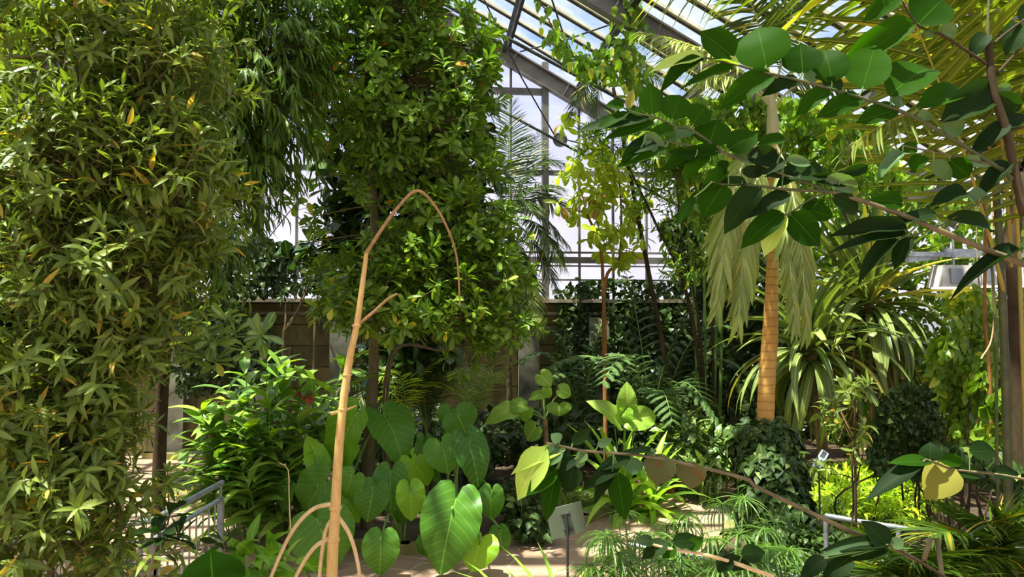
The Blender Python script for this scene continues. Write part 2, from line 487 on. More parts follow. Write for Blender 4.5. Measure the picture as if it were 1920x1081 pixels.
YW = 15.2                       # end wall
XR = 8.6                        # right side wall
SL = 0.56                       # roof slope
P0 = W(1016, 154, YW)
XA = -2.3                       # ridge
def roofz(x):
    zr = P0[2] + .42 - SL * (XA - P0[0])
    return zr - SL * abs(x - XA)
XL = 2 * XA - XR                # left eave mirrors the right one
Y0 = -6.0
ZWALL = W(1000, 567, YW)[2]     # top of the block wall

# floor
mb = MB()
mb.add([[XL, Y0, 0], [XR, Y0, 0], [XR, YW, 0], [XL, YW, 0], [XL, Y0, -.1], [XR, Y0, -.1], [XR, YW, -.1], [XL, YW, -.1]], [[0, 1, 2, 3], [7, 6, 5, 4], [0, 4, 5, 1], [1, 5, 6, 2], [2, 6, 7, 3], [3, 7, 4, 0]])
tag(mb.build('floor', M_pav, smooth=False), kind='structure')

# walls: low block wall all round, glass above
def low_wall(name, a, b, h, t=0.3, mat=None):
    mb = MB(); a = np.array([*a, h / 2]); b = np.array([*b, h / 2])
    beam(mb, a, b, t, h)
    o = mb.build(name, mat or M_wall, smooth=False)
    return tag(o, kind='structure')
wb = low_wall('wall_back', (XL, YW + .15), (XR, YW + .15), ZWALL)
mb = MB(); beam(mb, (XL, YW - .08, ZWALL + .03), (XR, YW - .08, ZWALL + .03), .36, .07); beam(mb, (XL, YW - .06, ZWALL - .22), (XR, YW - .06, ZWALL - .22), .14, .06)
mb.build('ledge', M_ledge, wb, smooth=False)
mb = MB()
for px in (330, 480, 640, 730, 990, 1120, 1380, 1500):
    x = W(px, 700, YW)[0]
    box(mb, (x, YW - .1, ZWALL / 2 - .15), (.42, .22, ZWALL - .3))
mb.build('pilaster', M_concrete, wb, smooth=False)
low_wall('wall_right', (XR + .15, Y0), (XR + .15, YW), 2.2)
low_wall('wall_left', (XL - .15, Y0), (XL - .15, YW), 2.2)

# end wall glazing: one window per bay between posts, glazing bars inside it
MZ = [W(px, 560, YW)[0] for px in (486, 1022)]
step = (MZ[1] - MZ[0]) / 8
xs = [MZ[1] + step * k for k in range(-34, 30) if XL < MZ[1] + step * k < XR]
thick = []
for k in range(-34, 30):
    x = MZ[1] + step * k
    if XL < x < XR and k % 4 == 0: thick.append(x)
edges = [XL] + thick + [XR]
zt = [W(960, p, YW)[2] for p in (323, 172)]
zb = [W(1100, p, YW)[2] for p in (525, 499, 488, 474)]
for i in range(len(edges) - 1):
    a, b = edges[i], edges[i + 1]
    mb = MB()
    pts = [(a, ZWALL), (b, ZWALL), (b, roofz(b)), (a, roofz(a))]
    if a < XA < b: pts = [(a, ZWALL), (b, ZWALL), (b, roofz(b)), (XA, roofz(XA)), (a, roofz(a))]
    n = len(pts)
    V = [(x, YW, z) for x, z in pts] + [(x, YW + .02, z) for x, z in pts]
    mb.add(V, [list(range(n))]); mb.f.append((np.array([list(range(2 * n - 1, n - 1, -1))]), 0))
    wn = mb.build('window_%d' % (i + 1), M_gl_wall, smooth=False)
    tag(wn, kind='structure')
    mf = MB()
    for x in xs:
        if a + .1 < x < b - .1: box(mf, (x, YW - .04, (ZWALL + roofz(x)) / 2), (.045, .07, roofz(x) - ZWALL))
    for z in zt[:1]: beam(mf, (a, YW - .04, z), (b, YW - .04, z), .09, .10)
    if abs(b - MZ[1]) < .01 or a < -4: beam(mf, (a, YW - .04, zt[1]), (b, YW - .04, zt[1]), .09, .13)
    for j, z in enumerate(zb): beam(mf, (a, YW - .06, z), (b, YW - .06, z), .05, (.035, .03, .13, .04)[j])
    mf.build('glazing_bars', M_steel, wn, smooth=False)
for n_, x in enumerate(thick):
    mb = MB(); box(mb, (x, YW - .05, (ZWALL + roofz(x)) / 2), (.13, .16, roofz(x) - ZWALL))
    tag(mb.build('trim_%d' % (n_ + 1), M_steel, smooth=False), kind='structure')

# side glazing
for nm, x in (('window_right', XR), ('window_left', XL)):
    mb = MB(); box(mb, (x, (Y0 + YW) / 2, (2.2 + roofz(x)) / 2), (.02, YW - Y0, roofz(x) - 2.2))
    ws = tag(mb.build(nm, M_gl_wall, smooth=False), kind='structure')
    mb = MB()
    for y in np.arange(Y0, YW + .1, 1.6): box(mb, (x, y, (2.2 + roofz(x)) / 2), (.10, .07, roofz(x) - 2.2))
    beam(mb, (x, Y0, 2.25), (x, YW, 2.25), .12, .1); beam(mb, (x, Y0, roofz(x) - .05), (x, YW, roofz(x) - .05), .14, .14)
    mb.build('glazing_bars', M_steel, ws, smooth=False)

# roof: glass skin, glazing bars down the slope, purlins along the house, frames across it
mb = MB()
zr, ze = roofz(XA), roofz(XR)
for s_, xe in ((1, XR), (-1, XL)):
    V = [(XA, Y0, zr), (xe, Y0, ze), (xe, YW, ze), (XA, YW, zr)]
    V += [(a, b, c + .02) for a, b, c in V]
    mb.add(V, [[0, 1, 2, 3], [7, 6, 5, 4], [0, 4, 5, 1], [1, 5, 6, 2], [2, 6, 7, 3], [3, 7, 4, 0]])
roof = tag(mb.build('ceiling', M_gl_roof, smooth=False), kind='structure')
RN = unit([SL, 0, 1.0]); LN = unit([-SL, 0, 1.0])
FR = [YW - .1 - 4.15 * k for k in range(6)]
mbar = MB(); mdk = MB(); mpu = MB(); mrf = MB()
yb = YW
bars = np.arange(YW - .64, Y0, -.64)
for xe, nn in ((XR, RN), (XL, LN)):
    a0 = np.array([XA, 0, zr]) - nn * .035; b0 = np.array([xe, 0, ze]) - nn * .035
    for y in bars:
        yv = np.array([0, y, 0])
        beam(mbar, a0 + yv, b0 + yv, .15, .05, nn)
        beam(mdk, a0 + yv - nn * .035, b0 + yv - nn * .035, .035, .03, nn)
    for y in FR:
        yv = np.array([0, y, 0])
        o = nn * .26
        beam(mrf, a0 + yv - o, b0 + yv - o, .05, .34, nn)
        beam(mrf, a0 + yv - o * .45, b0 + yv - o * .45, .17, .03, nn)
        beam(mrf, a0 + yv - o * 1.65, b0 + yv - o * 1.65, .17, .03, nn)
        for t in np.arange(.08, 1, .1):
            c = a0 * (1 - t) + b0 * t + yv - o * 1.02
            box(mrf, c, (.03, .15, .34), np.stack([unit(b0 - a0), [0, 1, 0], nn], 1))
    x = W(955, 115, YW)[0]
    xp = [x + 1.5 * k for k in range(-12, 9)]
    for x in xp:
        if (xe > XA and XA + .2 < x < XR - .1) or (xe < XA and XL + .1 < x < XA - .2):
            c = np.array([x, 0, roofz(x)]) - nn * .18
            beam(mpu, c + [0, Y0, 0], c + [0, YW, 0], .07, .19, nn)
            beam(mpu, c + nn * .1 + [0, Y0, 0], c + nn * .1 + [0, YW, 0], .15, .02, nn)
mbar.build('glazing_bars', M_cream, roof, smooth=False)
mdk.build('bar_seals', M_dark, roof, smooth=False)
mpu.build('purlins', M_dark, roof, smooth=False)
mrf.build('rafters', M_steel, roof, smooth=False)

# pipes and tie rods under the roof
def rod(name, pts, r, mat, label, cat, k=8, group=None):
    mb = MB(); P = np.array(pts); tube(mb, P, r, k)
    o = mb.build(name, mat); return tag(o, label, cat, group)
p1 = W(828, 5, 13.6); p2 = W(1215, 214, 13.6)
rod('heating_pipe', [p1 + (p1 - p2) * .6, p1, p2, p2 + (p2 - p1) * 1.1], .035, M_dark, 'long grey pipe running down parallel to the roof slope above the end gable', 'pipe')
p1 = W(920, 196, 14.0); p2 = W(1072, 278, 14.0)
rod('truss_rail', [p1 + (p1 - p2) * 1.5, p1, p2, p2 + (p2 - p1) * 2.5], .028, M_dark, 'thin sloping steel rail crossing the glass wall beside the palm tip', 'rail')
rod('tie_rod', [W(908, 0, 13.0), W(975, 140, 13.7), W(1048, 268, 14.4)], .014, M_dark, 'thin tie rod running steeply down from roof to round grey disc', 'rod')
rod('tie_rod', [W(975, 97, 14.2), W(1060, 75, 12.6), W(1150, 44, 11.4)], .014, M_dark, 'thin tie rod rising to the leafy vine from the foot of the dark purlin', 'rod')
rod('tie_rod', [W(1035, 0, 11.5), W(1055, 60, 12.4), W(1090, 135, 13.5)], .016, M_dark, 'vine-wrapped steep tie rod between the two dark purlins', 'rod')
rod('tie_rod', [W(60, 25, 8.0), W(88, -10, 8.0)], .05, M_steel, 'short grey steel brace against blue sky in the top corner', 'rod')
# cross bracing wires of the end wall
rod('brace_wire', [W(488, 330, 14.95), W(600, 450, 14.95)], .010, M_dark, 'thin bracing wire falling across the frosted pane near the fig', 'wire')
rod('brace_wire', [W(600, 325, 14.9), W(500, 450, 14.9)], .010, M_dark, 'thin bracing wire rising across the frosted pane near the fig', 'wire')
# round disc fan on the end wall
fan = thing('circulation_fan', W(1050, 262, 14.6), 'round grey disc shaped fan hung against the glass gable wall', 'fan')
mb = MB(); c = W(1050, 262, 14.6)
a = np.linspace(0, 2 * pi, 25)[:-1]
for rr, dy in ((.14, 0), (.14, .06)):
    pass
V = [[c[0], c[1], c[2]]] + [[c[0] + .14 * cos(t), c[1], c[2] + .14 * sin(t)] for t in a] + [[c[0] + .12 * cos(t), c[1] + .08, c[2] + .12 * sin(t)] for t in a]
mb.add(V, [[0, 1 + i, 1 + (i + 1) % 24] for i in range(24)]); mb.f.append((np.array([[1 + i, 25 + i, 25 + (i + 1) % 24, 1 + (i + 1) % 24] for i in range(24)]), 0))
mb.build('housing', plain('pale_grey_disc', (150, 144, 140), .7), fan)
mb = MB(); tube(mb, [c + [.14 * cos(t), -.01, .14 * sin(t)] for t in np.linspace(0, 2 * pi, 25)], .010, 5); mb.build('rim', M_dark, fan)
mb = MB(); tube(mb, [c + [.10, .03, .02], W(1092, 270, 14.9)], .015, 5); mb.build('bracket', M_dark, fan)

# beds with mossy kerbs
def bed(name, pts, h=0.07):
    P = np.array([G(*p)[:2] if len(p) == 2 else np.array(p[:2]) for p in pts])
    n = len(P)
    mb = MB()
    V = np.concatenate([np.c_[P, np.full(n, h)], np.c_[P, np.zeros(n)]])
    mb.add(V, [list(range(n))]); mb.f.append((np.array([[i, i + n, (i + 1) % n + n, (i + 1) % n] for i in range(n)]), 0))
    o = tag(mb.build(name, M_soil, smooth=False), kind='structure')
    mk = MB()
    Q = np.concatenate([P, P[:1]])
    for i in range(n):
        a = np.array([*Q[i], .05]); b = np.array([*Q[i + 1], .05]); d = unit(b - a) * .05
        beam(mk, a - d, b + d, .13, .13)
    mk.build('kerb', M_kerb, o, smooth=False)
    return o
bed('garden_bed', [(306, 925), (400, 962), (545, 1012), (640, 1030), (760, 1036), (860, 1035), (950, 1018), (1035, 1003), (1095, 980), (1150, 957), (1300, 908), (1352, 893), (5.2, 14.9, 0), (-5.3, 14.9, 0), (360, 862)])
bed('garden_bed', [(1160, 1200), (1290, 1090), (1360, 1020), (1388, 960), (1395, 905), (1420, 885), (1560, 878), (8.4, 10.2, 0), (8.4, 1.0, 0), (1.6, 1.0, 0)])
bed('garden_bed', [(5.9, 14.9, 0), (5.9, 12.3, 0), (8.4, 12.3, 0), (8.4, 14.9, 0)])
bed('garden_bed', [(250, 1200), (-1.9, 2.6, 0), (-11, 2.6, 0), (-11, 11, 0), (-5.6, 11.5, 0), (160, 1000)])
# ------------------------------------------------------------------ plant generators
def wp(p):
    """(px, py, Y) -> point"""
    return W(p[0], p[1], p[2])
def path(pts, n=12):
    return spline([wp(p) for p in pts], n)

def keep_in(p):
    """pull points that would leave the house back towards the eye"""
    p = p.copy()
    lim = np.minimum(1, (XR - .25) / np.maximum(p[:, 0], .01))
    p = CAM + (p - CAM) * lim[:, None]
    for _ in range(6):
        over = p[:, 2] > P0[2] + .42 - SL * (XA - P0[0]) - SL * np.abs(p[:, 0] - XA) - .35
        p[over] = CAM + (p[over] - CAM) * .94
    return p
def sample_blobs(blobs, N, shell=0.35):
    C = np.array([wp(b) for b in blobs])
    R = np.array([(b[3] * b[2] / F, b[5], b[4] * b[2] / F) for b in blobs])      # rx, ry(depth), rz in metres
    wgt = np.array([(r[0] * r[2] + .5 * r[0] * r[1] + .5 * r[1] * r[2]) for r in R]) * np.array([b[6] if len(b) > 6 else 1.0 for b in blobs])
    k = rng.choice(len(blobs), N, p=wgt / wgt.sum())
    u = rand_dir(N)
    rr = (shell + (1 - shell) * rng.random(N) ** 0.6)
    return C[k] + u * R[k] * rr[:, None], C[k], unit(u / R[k]), k, C, R

def leafy(mbl, mbt, B, D, SL_, k, T, LL, ang=(50, 75), f0=0.15, grav=0.0, up=0.5, taper=0.25, tw=0.004, kind='spiral', wd=(.85, 1.15), curve=0.0):
    """N shoots from B along D (length SL_), k leaves each"""
    N = len(B)
    D = unit(D)
    S = unit(np.cross(D, rand_dir(N) + 1e-3)); U = np.cross(D, S)
    SLn = rng.uniform(*SL_, N)
    tip = B + D * SLn[:, None] + np.array([0, 0, -1.0]) * (curve * SLn)[:, None]
    mid = B + D * (SLn * .5)[:, None] + np.array([0, 0, -.2]) * (curve * SLn)[:, None]
    if mbt is not None: twigs(mbt, B, mid, tip, tw * 1.3, tw * .6)
    ph = rng.random(N) * 6.28
    f = f0 + (1 - f0) * (np.arange(k) / max(k - 1, 1)) ** (0.8 if kind == 'spiral' else .35)
    az = ph[:, None] + (np.arange(k) * 2.4)[None] + rng.normal(0, .2, (N, k))
    if kind == 'flat':
        az = (np.arange(k) % 2 * pi)[None] + rng.normal(0, .25, (N, k))
        S = unit(np.cross(D, Z + rng.normal(0, .3, (N, 3)))); U = np.cross(D, S)
    t = f[None, :, None]
    pos = B[:, None] * (1 - t) ** 2 + 2 * mid[:, None] * t * (1 - t) + tip[:, None] * t ** 2
    tan = unit(2 * (mid - B)[:, None] * (1 - t) + 2 * (tip - mid)[:, None] * t + 1e-6)
    rad = S[:, None] * np.cos(az)[..., None] + U[:, None] * np.sin(az)[..., None]
    a = np.radians(ang[1] + (ang[0] - ang[1]) * f)[None, :, None] * rng.uniform(.8, 1.2, (N, k, 1))
    d = unit(tan * np.cos(a) + rad * np.sin(a) - Z * grav * rng.uniform(.5, 1.3, (N, k, 1)))
    upv = unit(tan * up + Z * (1 - up) * .9 + rng.normal(0, .22, (N, k, 3)))
    L = rng.uniform(*LL, (N, k)) * (1 - taper * np.abs(f - .5) * 2)[None]
    place_mix(mbl, T, pos.reshape(-1, 3), d.reshape(-1, 3), upv.reshape(-1, 3), L.ravel(), rng.uniform(*wd, N * k))

def near_on(paths, c, below=0.1):
    best = None
    for P in paths:
        dd = np.linalg.norm(P - c, axis=1) + np.where(P[:, 2] > c[2] + .1, 3.0, 0) + np.maximum(0, c[2] - P[:, 2]) * .2
        i = int(np.argmin(dd))
        if best is None or dd[i] < best[0]: best = (dd[i], P[i])
    return best[1]

def plant(name, label, cat, stems, blobs, N, leaf, mleaf, mbark, group=None, shell=0.35, out=0.6, upw=0.5, limb_r=0.02, connect=0.35, r0=0.03, r1=0.01, ground=True, stem_name='trunk', limbs=True, extra=None, foliage_name='foliage', jit=.5, noleaf=False):
    """woody plant: stems (pixel paths), crown masses (blobs) filled with leafy shoots, limbs that join them"""
    S = []
    for st in stems:
        P = [wp(p[:3]) for p in st]
        if ground and P[0][2] > 0.05: P = [np.array([P[0][0], P[0][1], 0.0])] + P
        P = spline(P, 6 * len(P))
        S.append(P)
    base = S[0][0].copy() if S else wp(blobs[0])
    o = thing(name, base, label, cat, group)
    for i, P in enumerate(S):
        mb = MB(); tube(mb, P, np.linspace(r0, r1, len(P)) * (1 if i == 0 else .8), 8)
        mb.build(stem_name, mbark, o)
    p, c, n, k, C, R = sample_blobs(blobs, N, shell)
    p = keep_in(p)
    D = unit(n * out + Z * upw + rng.normal(0, jit, (N, 3)))
    mt = MB(); ml = MB()
    nodes = []
    if limbs and S:
        for j, cc in enumerate(C):
            a = near_on(S, cc)
            m1 = a * .55 + cc * .45 + np.array([0, 0, .12]) * np.linalg.norm(cc - a) + rng.normal(0, .03, 3)
            P = spline([a, m1, cc], 8)
            mbr = MB(); tube(mbr, P, np.linspace(limb_r, limb_r * .45, 8), 6, rnd=.5)
            mbr.build('branch', mbark, o)
            nodes.append(P)
    sel = rng.random(N) < connect
    if nodes:
        NP = np.concatenate(nodes)
        A = p[sel]
        if len(A):
            own = np.array([nodes[q][rng.integers(3, 8)] for q in k[sel]])
            twigs(mt, own, (own + A) / 2 + rng.normal(0, .04, A.shape) + [0, 0, .02], A, limb_r * .35, .004)
    leafy(ml, mt, p, D, leaf['s'], leaf['k'], leaf['T'], leaf['L'], leaf.get('ang', (45, 75)), leaf.get('f0', .15), leaf.get('grav', 0), leaf.get('up', .5), leaf.get('taper', .25), leaf.get('tw', .004), leaf.get('kind', 'spiral'), curve=leaf.get('curve', 0))
    if mt.v: mt.build('twigs', mbark, o)
    ml.build(foliage_name, mleaf, o)
    return o

def bez(P0, P1, P2, n):
    t = np.linspace(0, 1, n)[:, None]
    P0, P1, P2 = (np.asarray(x, float) for x in (P0, P1, P2))
    return P0 * (1 - t) ** 2 + 2 * P1 * t * (1 - t) + P2 * t ** 2

def frond(mb, C, nl=40, LM=.5, wr=.07, ang=(70, 35), grav=.25, r=.012, start=.15, up=Z, lift=.25, T=None, droop=(.3, .8), m=0, mr=1, prof=(.35, 1, .35), spread=1.0):
    """pinnate palm leaf along curve C: midrib + leaflets"""
    C = np.asarray(C); n = len(C)
    tube(mb, C, np.linspace(r, r * .25, n), 5, m=mr)
    s = np.concatenate([[0], np.cumsum(np.linalg.norm(np.diff(C, axis=0), axis=1))]); s /= s[-1]
    f = np.linspace(start, .995, nl)
    pos = np.stack([np.interp(f, s, C[:, i]) for i in range(3)], 1)
    Tn = unit(np.gradient(C, axis=0)); tan = unit(np.stack([np.interp(f, s, Tn[:, i]) for i in range(3)], 1))
    S = unit(np.cross(tan, up)); Nn = np.cross(S, tan)
    L = LM * np.interp(f, [start, (start + 1) / 2 - .05, 1], prof)
    a = np.radians(np.interp(f, [start, 1], ang))[:, None]
    if T is None: T = [tmpl('strap', wr, .25, d, 5) for d in np.linspace(droop[0], droop[1], 3)]
    for sd in (-1, 1):
        d = unit(tan * np.cos(a) + S * sd * np.sin(a) * spread + Nn * lift - Z * grav + rng.normal(0, .05, (nl, 3)))
        u = unit(Nn + tan * .25 + rng.normal(0, .12, (nl, 3)))
        place_mix(mb, T, pos + rng.normal(0, .004, (nl, 3)), d, u, L * rng.uniform(.9, 1.08, nl), 1.0, m)

def bipinnate(mb, C, npin=14, LP=.5, nl=14, LL=.07, wr=.28, start=.3, up=Z, mr=1, m=0, grav=.3):
    C = np.asarray(C); n = len(C)
    tube(mb, C, np.linspace(.016, .005, n), 5, m=mr)
    s = np.concatenate([[0], np.cumsum(np.linalg.norm(np.diff(C, axis=0), axis=1))]); s /= s[-1]
    Tn = unit(np.gradient(C, axis=0))
    T = [tmpl('leaflet', wr, .1, .4, 4)]
    for f in np.linspace(start, .98, npin):
        p = np.array([np.interp(f, s, C[:, i]) for i in range(3)])
        t = unit(np.array([np.interp(f, s, Tn[:, i]) for i in range(3)]))
        S = unit(np.cross(t, up)); Nn = np.cross(S, t)
        L = LP * np.interp(f, [start, .45, 1], [.6, 1, .25])
        for sd in (-1, 1):
            d = unit(t * .65 + S * sd * 1.0 + Nn * .25 + rng.normal(0, .06, 3))
            Q = bez(p, p + d * L * .55, p + d * L - Z * grav * L, 7)
            tube(mb, Q, np.linspace(.006, .002, 7), 3, m=mr)
            g = np.linspace(.06, .98, nl)
            sq = np.linspace(0, 1, 7)
            pos = np.stack([np.interp(g, sq, Q[:, i]) for i in range(3)], 1)
            tq = unit(np.stack([np.interp(g, sq, np.gradient(Q, axis=0)[:, i]) for i in range(3)], 1))
            Sq = unit(np.cross(tq, up)); Nq = np.cross(Sq, tq)
            for s2 in (-1, 1):
                place(mb, T[0], pos, unit(tq * .35 + Sq * s2 - Z * .15 + rng.normal(0, .05, (nl, 3))), Nq, LL * np.interp(g, [0, .4, 1], [.8, 1, .5]), 1.0, None, m)

def rosette(mb, c, n, L, wr, el=(80, -20), droop=(.6, 1.4), shape='strap', axis=Z, m=0, az=None, fold=.3, nseg=8, r=.03):
    """strap leaves radiating from a crown; young ones upright, old ones hanging"""
    TS = [tmpl(shape, wr, fold, d, nseg, 0, t) for d, t in zip(np.linspace(droop[0], droop[1], 4), (0, .4, -.4, .2))]
    k = np.arange(n); f = k / max(n - 1, 1)
    a = k * 2.39996 + rng.normal(0, .12, n)
    if az is not None: a = rng.uniform(az[0], az[1], n)
    e = np.radians(el[0] + (el[1] - el[0]) * f) + rng.normal(0, .08, n)
    d = np.stack([np.cos(a) * np.cos(e), np.sin(a) * np.cos(e), np.sin(e)], 1)
    u = unit(np.stack([-np.cos(a) * np.sin(e), -np.sin(a) * np.sin(e), np.cos(e)], 1) + rng.normal(0, .12, (n, 3)))
    pos = np.asarray(c) + d * r - Z * (f * r * 3)[:, None]
    q = np.minimum((f * 4).astype(int), 3)
    LLn = rng.uniform(L[0], L[1], n)
    for i in range(4):
        s = q == i
        place(mb, TS[i], pos[s], d[s], u[s], LLn[s], rng.uniform(.85, 1.1, s.sum()), None, m)

def pxleaf(o, mb_stem, spec, Y, T, mat, stems, ox=0, oy=0, sc=1.0, name='leaf', heartT=None, lean=0.35, label=None, stalk=True, nvec=None, r=.0022, depth=.3):
    """one large leaf given by its base and tip in the survey: bx, by, tx, ty, width px [, roll, dY, material]"""
    bx, by, tx, ty, wpx = spec[:5]
    roll = spec[5] if len(spec) > 5 else rng.uniform(-.35, .35)
    dY = spec[6] if len(spec) > 6 else rng.uniform(-.35, .35) * depth
    mt_ = spec[7] if len(spec) > 7 else mat
    b = W(ox + bx * sc, oy + by * sc, Y)
    Lp = math.hypot(tx - bx, ty - by) * sc * Y / F
    t = W(ox + tx * sc, oy + ty * sc, Y + dY * Lp * 2)
    ax = unit(t - b)
    toc = unit(CAM - b)
    n0 = unit((toc + Z * lean) - ax * np.dot(toc + Z * lean, ax))
    s0 = np.cross(ax, n0)
    n = unit(n0 * cos(roll) + s0 * sin(roll))
    if np.dot(n, Z) < 0 and abs(np.dot(n, toc)) > 0 and heartT is None: n = n      # leaf faces the eye; its back may face the sky
    wr = wpx * sc * Y / F / max(cos(roll), .5) * (1.0 if heartT is not None else 1.18)
    mb = MB()
    L = np.linalg.norm(t - b)
    if heartT is None:
        Tm = T[rng.integers(0, len(T))]
        w0 = Tm[0][:, 1].max() - Tm[0][:, 1].min()
        place(mb, Tm, b, ax, n, L, wr / (L * w0), rng.random())
    else:
        Tm = heartT[rng.integers(0, len(heartT))]
        w0 = Tm[0][:, 1].max() - Tm[0][:, 1].min()
        place_heart(mb, Tm, b, t, n, wr / (L * w0), rng.random())
    if stalk and stems is not None:
        best = None
        for P in stems:
            i = int(np.argmin(np.linalg.norm(P - b, axis=1)))
            d = np.linalg.norm(P[i] - b)
            if best is None or d < best[0]: best = (d, P[i])
        twigs(mb, best[1][None], ((best[1] + b) / 2)[None] - Z * .003, (b + ax * L * .04)[None], r * 1.2, r, m=1)
    lf = mb.build(name, [mt_, M_green], o)
    return lf
def densify(P, n=40):
    return spline(P, n)
# ------------------------------------------------------------------ plant materials
L_bush = leafmat('olive_narrow_leaf', (52, 82, 32), (128, 150, 72), (178, 158, 74), .035, .35, .45, vein=(130, 146, 84), veinw=.10)
L_fig = leafmat('willow_fig_leaf', (40, 76, 26), (100, 134, 52), (110, 140, 70), .05, .34, .38, vein=(92, 122, 62), veinw=.14)
L_tree = leafmat('round_tree_leaf', (50, 92, 30), (120, 156, 62), (206, 140, 48), .006, .36, .36, vein=(140, 170, 90), veinw=.12)
L_treelow = leafmat('fresh_rosette_leaf', (54, 96, 34), (122, 156, 62), (190, 190, 70), .02, .40, .35, vein=(160, 190, 100), veinw=.12)
L_ficus = leafmat('dark_ficus_leaf', (22, 52, 24), (60, 92, 42), (120, 110, 50), .05, .25, .28, vein=(120, 140, 90), veinw=.08, laterals=6)
L_rhodo = leafmat('thick_oval_leaf', (60, 100, 52), (128, 156, 92), (168, 168, 92), .05, .28, .35, vein=(160, 180, 110), veinw=.10)
L_ginger = leafmat('ginger_leaf', (62, 114, 44), (138, 172, 82), (160, 200, 60), .05, .30, .32, vein=(120, 160, 80), veinw=.08)
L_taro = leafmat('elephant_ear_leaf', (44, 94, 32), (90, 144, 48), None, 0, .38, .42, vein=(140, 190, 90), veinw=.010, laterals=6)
L_tarob = leafmat('sun_tinted_elephant_ear_leaf', (88, 148, 36), (138, 190, 50), None, 0, .45, .40, vein=(176, 212, 100), veinw=.010, laterals=6)  # brighter copy of the elephant ear green, sunlight put into the colour
L_caladium = leafmat('light_veined_leaf', (92, 146, 52), (146, 188, 84), None, 0, .40, .40, vein=(206, 224, 150), veinw=.015, laterals=7)
L_strap = leafmat('lime_strap_leaf', (92, 146, 44), (146, 186, 76), None, 0, .42, .40, vein=(190, 214, 120), veinw=.10)
L_palmy = leafmat('yellow_green_palm', (66, 94, 26), (116, 134, 50), (190, 180, 70), .05, .42, .40, vein=(180, 186, 100), veinw=.10)
L_palmd = leafmat('dark_palm', (34, 58, 28), (80, 104, 54), (140, 130, 70), .05, .30, .40)
L_palmg = leafmat('grey_green_palm', (96, 126, 72), (162, 180, 120), (176, 166, 104), .06, .30, .42, vein=(170, 184, 130), veinw=.12)  # lightened to stand in for sun that misses the drooping fronds
L_pand = leafmat('pandanus_leaf', (54, 86, 50), (128, 148, 98), (180, 172, 96), .07, .24, .36, vein=(176, 188, 112), veinw=.12)
L_cycad = leafmat('deep_green_fern', (34, 64, 36), (78, 108, 64), None, 0, .2, .55, spec=.2)
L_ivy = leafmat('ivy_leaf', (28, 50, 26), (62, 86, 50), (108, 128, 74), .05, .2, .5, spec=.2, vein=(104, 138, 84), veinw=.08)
L_ivyd = leafmat('dark_ivy_leaf', (26, 48, 24), (60, 84, 42), None, 0, .22, .4)  # plain dark green for creepers, undergrowth and backing leaves
L_vine = leafmat('vine_leaf', (58, 104, 34), (126, 164, 58), (190, 200, 84), .08, .40, .38, vein=(150, 180, 90), veinw=.08)
L_yel = leafmat('yellow_young_leaf', (126, 158, 44), (188, 204, 84), (150, 120, 60), .05, .45, .40, vein=(200, 212, 130), veinw=.08)
L_var = leafmat('speckled_leaf', (38, 74, 40), (88, 120, 66), None, 0, .28, .34, vein=(120, 150, 90), veinw=.06, stripe=(176, 196, 140))
L_moss = leafmat('lime_ground_fern', (136, 182, 38), (200, 226, 76), None, 0, .42, .5)
L_grass = leafmat('grass_blade', (80, 122, 48), (134, 170, 84), None, 0, .35, .45)
L_papy = leafmat('sedge_ray', (42, 84, 38), (90, 128, 62), None, 0, .34, .4, vein=(150, 180, 110), veinw=.12)
L_front = leafmat('overhead_leaf', (22, 52, 8), (44, 84, 12), None, 0, .5, .55, vein=(64, 108, 30), veinw=.025, laterals=0, tcol=(1.2, 1.5, .3), spec=.06)
L_frontd = leafmat('dark_overhead_leaf', (16, 36, 10), (28, 54, 14), None, 0, .4, .6, vein=(42, 76, 26), veinw=.025, spec=.15)
L_frontg = leafmat('bluish_small_leaf', (62, 98, 66), (92, 124, 90), None, 0, .3, .35)
L_pale = leafmat('pale_sun_tinted_leaf', (142, 178, 84), (178, 204, 112), None, 0, .35, .5, vein=(196, 214, 140), veinw=.04, laterals=9)  # pale leaf backs; on the branch-end leaf, sunlight put into the colour
L_damaged = leafmat('browned_leaf', (70, 82, 62), (88, 90, 64), None, 0, .12, .6, stripe=(92, 74, 46), spec=.1)
L_dry = leafmat('withered_leaf', (100, 108, 52), (126, 128, 66), None, 0, .2, .7, spec=.1)
M_bark = barkmat('brown_bark', (90, 80, 56), (130, 114, 82))
M_barkd = barkmat('dark_bark', (48, 38, 22), (80, 64, 42))
M_barko = barkmat('orange_brown_bark', (128, 84, 44), (172, 122, 66))
M_tan = barkmat('tan_cane', (206, 162, 96), (230, 190, 124), 40, bump=.1, rough=.6)
M_tanr = barkmat('reddish_cane', (142, 106, 68), (186, 142, 98), 40, bump=.1, rough=.6)
M_root = barkmat('pale_prop_root', (206, 168, 112), (230, 200, 150), 30, bump=.1, rough=.6)
M_palmt = barkmat('ringed_orange_trunk', (204, 142, 66), (228, 180, 100), 5, rings=11, ringc=(168, 122, 62), rough=.6, bump=.15)
M_crown = barkmat('smooth_crownshaft', (176, 172, 120), (206, 196, 150), 6, bump=.05, rough=.5)
M_twig = plain('dark_green_twig', (62, 78, 34), 0.6, c2=(90, 84, 46), scale=20)
M_green = plain('green_stem', (96, 132, 56), 0.5, c2=(128, 156, 76))
M_greeny = plain('yellow_stem', (186, 150, 48), 0.45, c2=(150, 140, 60))
M_dryst = plain('dry_fibre', (150, 122, 78), 0.8, c2=(112, 84, 52), scale=12)

